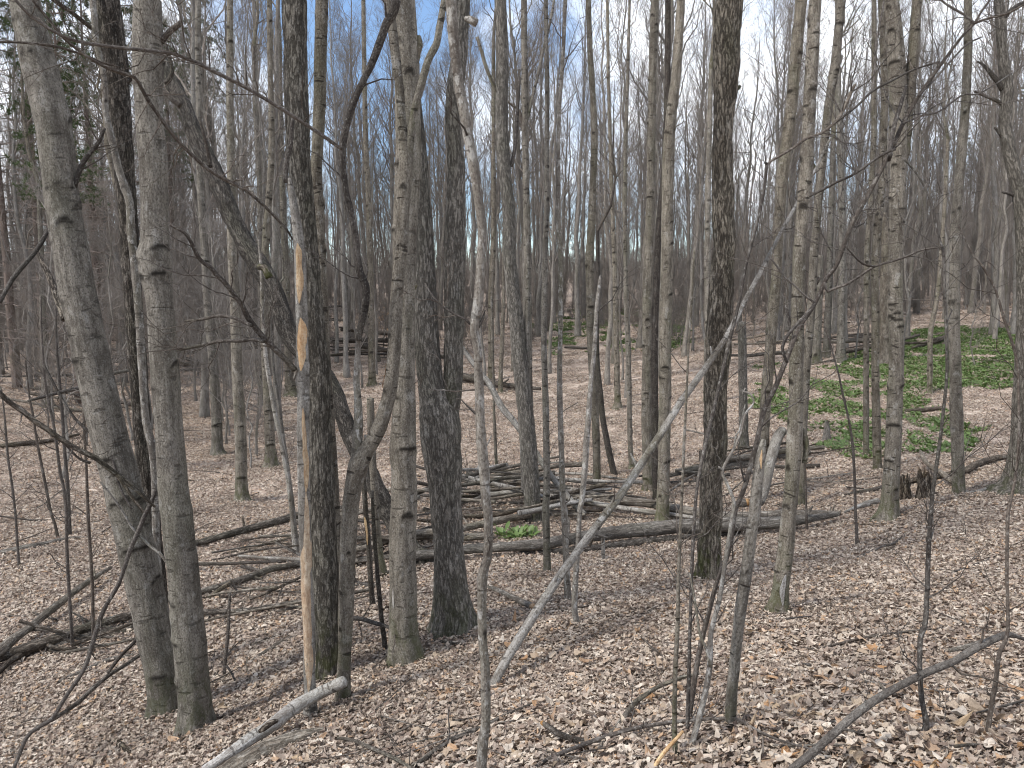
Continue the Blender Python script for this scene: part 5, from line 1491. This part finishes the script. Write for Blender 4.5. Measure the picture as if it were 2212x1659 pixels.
srng = np.random.RandomState(8)
drift = 0
allx, ally, alls = [], [], []
for y0, y1, st, sc in ((0.8, 8, .20, 1.0), (8, 16, .27, 1.05), (16, 30, .42, 1.15), (30, 48, .75, 1.4), (48, 75, 1.3, 2.0)):
    x, y = fan_points(y0, y1, st, srng)
    allx.append(x)
    ally.append(y)
    alls.append(np.full(len(x), sc) * srng.uniform(.85, 1.2, len(x)))
for bx, by, br in FEET:           # leaves drifted against the trunks
    if by > 26:
        continue
    nf = 9
    a = srng.uniform(0, 6.283, nf)
    d = br * 1.5 + srng.uniform(.05, .22, nf)
    allx.append(bx + np.cos(a) * d)
    ally.append(by + np.sin(a) * d)
    alls.append(srng.uniform(.7, 1.0, nf))
    drift += nf
lx, ly, ls = np.concatenate(allx), np.concatenate(ally), np.concatenate(alls)
lz = H(lx, ly)
lz[-drift:] += srng.uniform(.01, .06, drift)
scatter("leaf_litter", np.stack([lx, ly, lz], -1), slope_euler(lx, ly, srng.uniform(-3.1, 3.1, len(lx))), ls, srng.randint(0, 12, len(lx)), hidden, 'leaf')

# the largest single leaves near the viewer, one object each
lrng = np.random.RandomState(31)
bigs = []
for i in range(10):
    mb = MB()
    leaf_mesh(mb, np.zeros(3), 1.0, 0, 0, 0, lrng.normal(.15, .45), lrng.normal(0, .35), 0 if i < 6 else 1, i / 10.0, lrng)
    bigs.append(mb.mesh("leaf", M['bigleaf'], smooth=False))
for k in range(290):
    px, py = lrng.uniform(-30, 2240), 1250 + 430 * math.sqrt(lrng.rand())
    if px < 900 and lrng.rand() < 0.55:
        px = lrng.uniform(1100, 2240)
    h = ground_hit(px, py)
    o = link("leaf", bigs[lrng.randint(10)], GROUND)
    o.location = h + np.array([0, 0, lrng.uniform(.035, .06)])
    s = lrng.uniform(.075, .125)
    o.scale = (s, s, s)
    o.rotation_euler = (lrng.normal(0, .35), lrng.normal(0, .35), lrng.uniform(0, 6.28))

# ------------------------------------------------------------------ wild leeks
def leek_leaf(mb, base, yaw, L, w, bend, tone):
    t = np.linspace(0, 1, 6)
    prof = np.array([.18, .55, .95, 1.0, .62, .04]) * w
    out = L * (np.sin(bend * t) / bend)
    d = np.array([math.cos(yaw), math.sin(yaw), 0])
    s = np.array([-d[1], d[0], 0])
    rise = L * 0.75 * (t - 0.55 * t ** 2 * bend)
    mid = base + d * (out * 0.7)[:, None] + np.array([0, 0, 1.0]) * rise[:, None]
    lft = mid + s * prof[:, None] + np.array([0, 0, 1]) * (prof * .35)[:, None]
    rgt = mid - s * prof[:, None] + np.array([0, 0, 1]) * (prof * .35)[:, None]
    V = np.concatenate([mid, lft, rgt])
    i = np.arange(5)
    Q = np.concatenate([np.stack([i, i + 1, 6 + i + 1, 6 + i], -1), np.stack([12 + i, 12 + i + 1, i + 1, i], -1)])
    mb.add(V, Q, None, V, np.full(18, tone))

leeks = bpy.data.collections.new("leek_pieces")
krng = np.random.RandomState(77)
for i in range(8):
    mb = MB()
    for k in range(krng.randint(7, 12)):
        a, r = krng.uniform(0, 6.283), krng.uniform(0, .09)
        leek_leaf(mb, np.array([r * math.cos(a), r * math.sin(a), -.01]), krng.uniform(0, 6.283), krng.uniform(.14, .24), krng.uniform(.022, .036),
                  krng.uniform(.4, 1.25), krng.rand())
    o = bpy.data.objects.new("leek_tuft", mb.mesh("leek_tuft", M['leek']))
    leeks.objects.link(o)

def inside(poly, x, y):
    poly = np.array(poly, float)
    c = np.zeros(len(x), bool)
    j = len(poly) - 1
    for i in range(len(poly)):
        xi, yi = poly[i]
        xj, yj = poly[j]
        cond = ((yi > y) != (yj > y)) & (x < (xj - xi) * (y - yi) / ((yj - yi) if yj != yi else 1e-9) + xi)
        c ^= cond
        j = i
    return c

def leek_bed(name, polys, thr, step, seed, sc=1.0):
    rng = np.random.RandomState(seed)
    X, Y = fan_points(9, 66, step, rng)
    Z = H(X, Y)
    px, py = to_px(np.stack([X, Y, Z], -1))
    nz = vnoise(np.stack([X * .9, Y * .55, np.zeros_like(X)], -1), seed) + 0.5 * vnoise(np.stack([X * 2.3, Y * 1.6, np.zeros_like(X)], -1), seed + 1)
    keep = np.zeros(len(X), bool)
    for poly, t in polys:
        keep |= inside(poly, px + 26 * nz, py + 14 * np.roll(nz, 7)) & (nz + rng.uniform(-.35, .35, len(X)) > t)
    X, Y, Z = X[keep], Y[keep], Z[keep]
    n = len(X)
    eu = np.stack([rng.normal(0, .1, n), rng.normal(0, .1, n), rng.uniform(0, 6.28, n)], -1)
    return scatter(name, np.stack([X, Y, Z + .01], -1), eu, rng.uniform(.7, 1.25, n) * sc * .8, rng.randint(0, 8, n), leeks, 'leek')
leek_bed("wild_leeks", [
    ([(1800, 800), (1860, 765), (1950, 735), (1960, 715), (2020, 700), (2212, 712), (2212, 850), (2110, 845), (2000, 845), (1930, 840), (1850, 815)], -0.30),
    ([(1640, 790), (1800, 795), (1940, 830), (2010, 850), (1990, 900), (1940, 1000), (1900, 990), (1800, 975), (1690, 905), (1640, 860)], -0.02),
    ([(1900, 890), (2090, 880), (2130, 960), (2100, 985), (2010, 990), (1920, 985), (1860, 950)], 0.0),
    ([(2060, 925), (2125, 930), (2120, 965), (2080, 970)], -0.4),
    ([(1625, 860), (1705, 870), (1705, 895), (1660, 890)], -0.4),
    ([(1195, 650), (1500, 640), (1510, 760), (1420, 765), (1210, 765), (1150, 700)], 0.30),
    ([(1395, 695), (1470, 700), (1470, 730), (1395, 728)], -0.2),
], 0, .14, 41)

hit = ground_hit(1112, 1163)
lk = thing('wild_leek_clump', 'bright green clump of wild leek by the longest fallen trunk', 'plant', hit)
lms = []
for i in range(8):
    mb = MB()
    leek_leaf(mb, np.zeros(3), 0, .24, .034, .4 + .11 * i, i / 8.0)
    lms.append(mb.mesh("leaf", M['leek']))
for k in range(90):
    o = link("leaf", lms[krng.randint(8)], lk)
    o.location = (krng.normal(0, .17), krng.normal(0.05, .16), 0.0)
    if o.location[0] > 0.15:
        o.location[1] += .1
    o.rotation_euler = (krng.normal(0, .15), krng.normal(0, .15), krng.uniform(0, 6.28))
    s = krng.uniform(.7, 1.15)
    o.scale = (s, s, s)
# ------------------------------------------------------------------ the wood behind
def bare_tree_meshes(seed, Ht=19.0, r0=0.13, nb=26, low=0.22, sub=7, tw=6, spread=(0.6, 1.15)):
    rng = np.random.RandomState(seed)
    m = 18
    t = np.linspace(0, 1, m)
    P = np.stack([np.zeros(m), np.zeros(m), t * Ht - 0.2], -1)
    w = np.cumsum(rng.normal(0, .07, (m, 2)), 0)
    P[:, :2] += (w - w[:1]) * np.minimum(1, t * 6)[:, None]
    R = r0 * (1 - t) ** 0.85 + 0.008
    R[0] *= 1.5
    tb = MB()
    PP, RR = spline(P, R, 0.5)
    dsp, _ = bark_disp('smooth', seed, r0, Ht, 1)
    tube(tb, PP, RR, 10, dsp)
    f = np.sort(rng.uniform(low, 0.985, nb) ** 0.85) * (m - 1)
    i = np.minimum(f.astype(int), m - 2)
    fr = (f - i)[:, None]
    o = P[i] * (1 - fr) + P[i + 1] * fr
    az = rng.uniform(0, 6.283, nb) + np.arange(nb) * 2.4
    el = rng.uniform(spread[0], spread[1], nb) + 0.25 * f / (m - 1)
    dd = np.stack([np.cos(az) * np.cos(el), np.sin(az) * np.cos(el), np.sin(el)], -1)
    ln = Ht * rng.uniform(.10, .30, nb) * (1.1 - 0.65 * f / (m - 1))
    cb = MB()
    P1, R1 = limb_spray(cb, o, dd, ln, np.maximum(R[i] * rng.uniform(.28, .55, nb), .012), rng, up=.3, m=7, n=5)
    P2, R2 = children_of(P1, R1, sub, rng, mb=cb, lfrac=.5, spread=.75, up=.25, m=5, n=3, lo=.18, rmin=.006)
    P3, R3 = children_of(P2, R2, tw, rng, mb=cb, lfrac=.6, spread=.8, up=.15, m=4, n=3, lo=.15, lmin=.3, rmin=.0042)
    return tb.mesh("trunk", M['far']), cb.mesh("crown", M['crowntwig'])

TSPEC = ((20, .14, 30, .30), (18, .10, 28, .22), (21, .16, 30, .35), (15, .075, 26, .18), (19, .12, 30, .25), (13, .055, 24, .12), (17, .09, 28, .2), (22, .18, 30, .38))
TREES = [bare_tree_meshes(900 + i, Ht=h, r0=r, nb=nb, low=lo, sub=7, tw=6) for i, (h, r, nb, lo) in enumerate(TSPEC)]
SAPS = [bare_tree_meshes(950 + i, Ht=h, r0=r, nb=nb, low=.08, sub=6, tw=6, spread=(.2, .8)) for i, (h, r, nb) in enumerate(((7, .032, 24), (5, .022, 20), (9, .04, 26), (6, .028, 24)))]

def place_pair(pair, name, label, cat, group, x, y, s, rz, lean=(0, 0)):
    b = np.array([x, y, float(H(x, y))])
    r = thing(name, label, cat, b, group)
    r.rotation_euler = (lean[0], lean[1], rz)
    r.scale = (s, s, s)
    link("trunk", pair[0], r)
    link("crown", pair[1], r)

def zone(px, Y):
    return 0 if px < 640 else 1 if px < 1250 else 2 if px < 1640 else 3
WHERE = ('in the crowded wood behind the maple clump and woodpile', 'in the wood behind the furrowed and forked trees',
         'in the wood behind the leaning pole', 'in the wood beyond the leek-covered bank')
def thick(rr):
    return 'stout bare trunk' if rr > .135 else 'medium bare trunk' if rr > .085 else 'pole-thin bare tree'
SWHERE = ('in the brushy thicket behind the maple clump', 'behind the furrowed and forked trees', 'behind the leaning pole', 'beyond the leek-covered bank')
brng = np.random.RandomState(2024)
taken = []
n_tree = 0
while n_tree < 292:
    u = brng.rand()
    Y = math.sqrt(24.0 ** 2 + u * (66.0 ** 2 - 24.0 ** 2))
    px = brng.uniform(-200, 2410)
    X = (px - 1106) / FPX * Y
    qx, qy = to_px(np.array([X, Y, float(H(X, Y))]))
    if 1200 < qx < 1260 and Y < 46:
        continue
    if Y < 34 and (700 < qx < 1300 or qx > 1640):
        continue
    if any((X - a) ** 2 + (Y - b) ** 2 < 0.8 for a, b in taken):
        continue
    taken.append((X, Y))
    z = zone(qx, Y)
    k = brng.randint(8)
    s = brng.uniform(.7, 1.15)
    th = thick(TSPEC[k][1] * s)
    place_pair(TREES[k], 'bare_tree', th + ' ' + WHERE[z], 'tree', th + 's ' + WHERE[z], X, Y, s, brng.uniform(0, 6.28), (brng.normal(0, .03), brng.normal(0, .03)))
    n_tree += 1
n_s = 0
while n_s < 200:
    u = brng.rand()
    Y = math.sqrt(17.0 ** 2 + u * (60.0 ** 2 - 17.0 ** 2))
    px = brng.uniform(-250, 2430)
    if n_s < 95:
        px = brng.uniform(-250, 560)
    X = (px - 1106) / FPX * Y
    qx, qy = to_px(np.array([X, Y, float(H(X, Y))]))
    if Y < 30 and 640 < qx < 1640:
        continue
    if Y < 24 and qx > 1640:
        continue
    if 1185 < qx < 1275 and Y < 56:
        continue
    z = zone(qx, Y)
    k = brng.randint(4)
    s = brng.uniform(.6, 1.25)
    th = 'tall wiry sapling' if (7, 5, 9, 6)[k] * s > 6 else 'short wiry sapling'
    place_pair(SAPS[k], 'sapling', th + ' ' + SWHERE[z], 'sapling', th + 's ' + SWHERE[z], X, Y, s, brng.uniform(0, 6.28), (brng.normal(0, .08), brng.normal(0, .08)))
    n_s += 1

# ------------------------------------------------------------------ pines
def pine_meshes(seed, Ht=20.0, r0=.2, crown_from=.45):
    rng = np.random.RandomState(seed)
    tb = MB()
    t = np.linspace(0, 1, 16)
    P = np.stack([np.cumsum(rng.normal(0, .02, 16)), np.cumsum(rng.normal(0, .02, 16)), t * Ht - .2], -1)
    R = r0 * (1 - t) + .015
    PP, RR = spline(P, R, .6)
    tube(tb, PP, RR, 10)
    db = MB()
    cb = MB()
    wh = np.arange(2.0, Ht * .97, 0.55)
    oo, dd, ln, rr = [], [], [], []
    for z in wh:
        k = rng.randint(4, 7)
        a0 = rng.uniform(0, 6.28)
        for q in range(k):
            if rng.rand() < .15:
                continue
            a = a0 + q * 6.283 / k + rng.normal(0, .15)
            f = z / Ht
            L = (3.1 * (1 - f) ** .7 + .4) * rng.uniform(.6, 1.15)
            oo.append([0, 0, z])
            dd.append([math.cos(a), math.sin(a), rng.uniform(-.12, .25)])
            ln.append(L)
            rr.append(.028)
    oo, dd, ln, rr = map(np.array, (oo, dd, ln, rr))
    P1, R1 = limb_spray(db, oo, dd, ln, rr, rng, up=.1, m=6, n=4)
    P2, R2 = children_of(P1, R1, 5, rng, mb=db, lfrac=.38, spread=.8, up=.02, m=4, n=3)
    dead = oo[:, 2] < Ht * crown_from
    children_of(P2[np.repeat(dead, 5)], R2[np.repeat(dead, 5)], 3, rng, mb=db, lfrac=.6, spread=.9, up=0, m=3, n=3, lmin=.2)
    live = np.repeat(~dead, 5)
    pts = np.concatenate([P2[live][:, 2], P2[live][:, 3], P1[~dead][:, -1], P1[~dead][:, -2], P1[~dead][:, -3]])
    nt = 18
    N = len(pts)
    dirs = unit(rng.normal(0, 1, (N, nt, 3)) + np.array([0, 0, .35]))
    L = rng.uniform(.12, .24, (N, nt, 1))
    side = unit(np.cross(dirs, rng.normal(0, 1, (N, nt, 3)))) * .014
    a = pts[:, None] + side
    b = pts[:, None] - side
    c = pts[:, None] + dirs * L
    V = np.stack([a, b, c], 2).reshape(-1, 3)
    cb.add(V, None, np.arange(len(V)).reshape(-1, 3), V, np.repeat(rng.rand(N), nt * 3))
    return tb.mesh("trunk", M['pinebark']), db.mesh("branches", M['pinetwig']), cb.mesh("needles", M['needle'])
PINES = [pine_meshes(600 + i, h, .2, c) for i, (h, c) in enumerate(((19, .58), (22, .62), (17, .5)))]
for j, (px, Y, s) in enumerate(((30, 33, 1.0), (95, 37, 1.05), (165, 30, .9), (215, 41, 1.1), (290, 36, 1.0), (385, 44, 1.1), (-70, 34, 1.0), (455, 52, 1.1))):
    X = (px - 1106) / FPX * Y
    r = thing('pine_tree', 'dark pine with dead lower whorls towering behind the maple clump', 'tree', (X, Y, float(H(X, Y))), 'pines behind the maple clump')
    r.rotation_euler = (0, 0, j * 1.3)
    r.scale = (s, s, s)
    for me, nm in zip(PINES[j % 3], ('trunk', 'branches', 'needles')):
        link(nm, me, r)
for j, (px, Y, s) in enumerate(((2010, 122, .85), (2060, 128, .9), (2110, 120, .95), (2165, 126, 1.0), (2215, 119, .95), (1930, 130, .75), (1880, 126, .7), (1690, 118, .72), (1650, 122, .7), (1960, 118, .7), (2260, 124, 1), (1760, 120, .65), (1570, 124, .6))):
    X = (px - 1106) / FPX * Y
    r = thing('pine_tree', 'far dark green pine on the ridge beyond the leek-covered bank', 'tree', (X, Y, float(H(X, Y))), 'pines along the far ridge')
    r.rotation_euler = (0, 0, j * .9)
    r.scale = (s, s, s)
    for me, nm in zip(PINES[(j + 1) % 3], ('trunk', 'branches', 'needles')):
        link(nm, me, r)

# ------------------------------------------------------------------ young beeches still holding tan leaves
for j, (lb, px, py, h, n) in enumerate((('young beech with clinging tan leaves above the long woodpile', 432, 705, 2.9, 260),
                                        ('low beech with clinging tan leaves, partly behind a mossy-footed trunk', 395, 690, 2.4, 160),
                                        ('young beech glowing tan beyond the dark broken arm of the forked tree', 838, 738, 2.6, 200),
                                        ('sparse tan-leaved beech behind the dark maple stem of the clump', 262, 690, 3.2, 110),
                                        ('small tan-leaved beech standing past the trunk with splayed foot', 652, 720, 2.4, 120))):
    hit = ground_hit(px, py)
    rng = np.random.RandomState(700 + j)
    root = thing('beech_sapling', lb, 'sapling', hit)
    tb = MB()
    t = np.linspace(0, 1, 7)
    P = np.stack([np.cumsum(rng.normal(0, .05, 7)), np.cumsum(rng.normal(0, .05, 7)), t * h - .1], -1)
    tube(tb, P, .022 * (1 - .8 * t), 6)
    nb = 16
    f = rng.uniform(.2, .95, nb) * 6
    i = np.minimum(f.astype(int), 5)
    az = rng.uniform(0, 6.28, nb)
    P1, R1 = limb_spray(tb, P[i], np.stack([np.cos(az), np.sin(az), np.full(nb, .3)], -1), h * rng.uniform(.2, .42, nb), np.full(nb, .009), rng, up=.1, m=6, n=3)
    P2, R2 = children_of(P1, R1, 4, rng, mb=tb, m=4)
    link("trunk", tb.mesh("trunk", M['twig']), root)
    lb_ = MB()
    flat = np.concatenate([P1[:, 2:].reshape(-1, 3), P2[:, 1:].reshape(-1, 3)])
    for q in range(n):
        p = flat[rng.randint(len(flat))]
        leaf_mesh(lb_, p + rng.normal(0, .03, 3), rng.uniform(.07, .12), rng.uniform(0, 6.28), rng.uniform(.6, 1.7), rng.uniform(0, 6.28), .2, .3, 1, rng.rand(), rng)
    o = link("leaves", lb_.mesh("leaves", M['beechleaf'], smooth=False), root)
    o["kind"] = "stuff"

# ------------------------------------------------------------------ the far wood, one mass
def joined_tree(seed, Ht, r0, nb, low, sub, tw, rmin, spread=(.45, 1.0)):
    rng = np.random.RandomState(seed)
    mb = MB()
    m = 12
    t = np.linspace(0, 1, m)
    P = np.stack([np.zeros(m), np.zeros(m), t * Ht - .3], -1)
    P[:, :2] += np.cumsum(rng.normal(0, .10, (m, 2)), 0) * np.minimum(1, t * 6)[:, None]
    R = r0 * (1 - t) ** .85 + .01
    tube(mb, P, R, 6)
    P1, R1 = children_of(P[None], R[None], nb, rng, lo=low, hi=.97, lfrac=.2, spread=.8, up=.35, m=5, n=3, mb=mb, rfrac=.35)
    P2, R2 = children_of(P1, R1, sub, rng, lo=.15, lfrac=.5, spread=.75, up=.22, m=4, n=3, mb=mb, rmin=rmin)
    children_of(P2, R2, tw, rng, lo=.15, lfrac=.6, spread=.8, up=.15, m=3, n=3, mb=mb, rmin=rmin, lmin=.35)
    return mb.mesh("far_tree", M['crowntwig'])
fc = bpy.data.collections.new("far_wood_pieces")
for i, (h, r, nb, lo) in enumerate(((18, .13, 26, .25), (15, .09, 24, .18), (20, .16, 28, .32), (12, .06, 22, .12), (17, .1, 26, .2))):
    fc.objects.link(bpy.data.objects.new("far_tree", joined_tree(400 + i, h, r, nb, lo, 6, 4, .0055)))
for i, (h, nb) in enumerate(((3.2, 20), (2.4, 18), (4.5, 22))):
    fc.objects.link(bpy.data.objects.new("far_tree_bush", joined_tree(430 + i, h, .022, nb, .06, 5, 4, .005)))
for i, (h, r) in enumerate(((17, .10), (14, .07), (19, .085), (12, .05))):
    fc.objects.link(bpy.data.objects.new("far_tree_pole", joined_tree(460 + i, h, r, 9, .35, 5, 4, .006)))
frng = np.random.RandomState(4)
N, K = 1100, 4200
fy = np.concatenate([np.sqrt(60.0 ** 2 + frng.rand(N) * (148.0 ** 2 - 60.0 ** 2)), np.sqrt(42.0 ** 2 + frng.rand(K) * (140.0 ** 2 - 42.0 ** 2))])
fpx = frng.uniform(-450, 2660, N + K)
E1, E2 = 330, 1500       # the hillside beyond the leeks is closer grown
fy = np.concatenate([fy, frng.uniform(85, 145, E1 + E2)])
fpx = np.concatenate([fpx, frng.uniform(1480, 2660, E1 + E2)])
fx = (fpx - 1106) / FPX * fy
pick = np.concatenate([np.where(frng.rand(N) < .55, frng.randint(8, 12, N), frng.randint(0, 5, N)), frng.randint(5, 8, K), frng.randint(0, 5, E1), frng.randint(5, 8, E2)])
ok = ~((np.abs(fpx - 1230) < 40) & (fy < 52)) & ~((fpx > 1640) & (fy < 48))
fx, fy, pick = fx[ok], fy[ok], pick[ok]
n = len(fx)
fw = scatter("far_wood", np.stack([fx, fy, H(fx, fy) - .05], -1), np.stack([frng.normal(0, .05, n), frng.normal(0, .05, n), frng.uniform(0, 6.28, n)], -1),
             frng.uniform(.7, 1.2, n) * np.where((fpx[ok] > 1480) & (fy > 85) & (pick < 5), .62, 1.0), pick, fc, 'far')
fw["label"] = "mass of far bare trees closing the view on the rising ground"
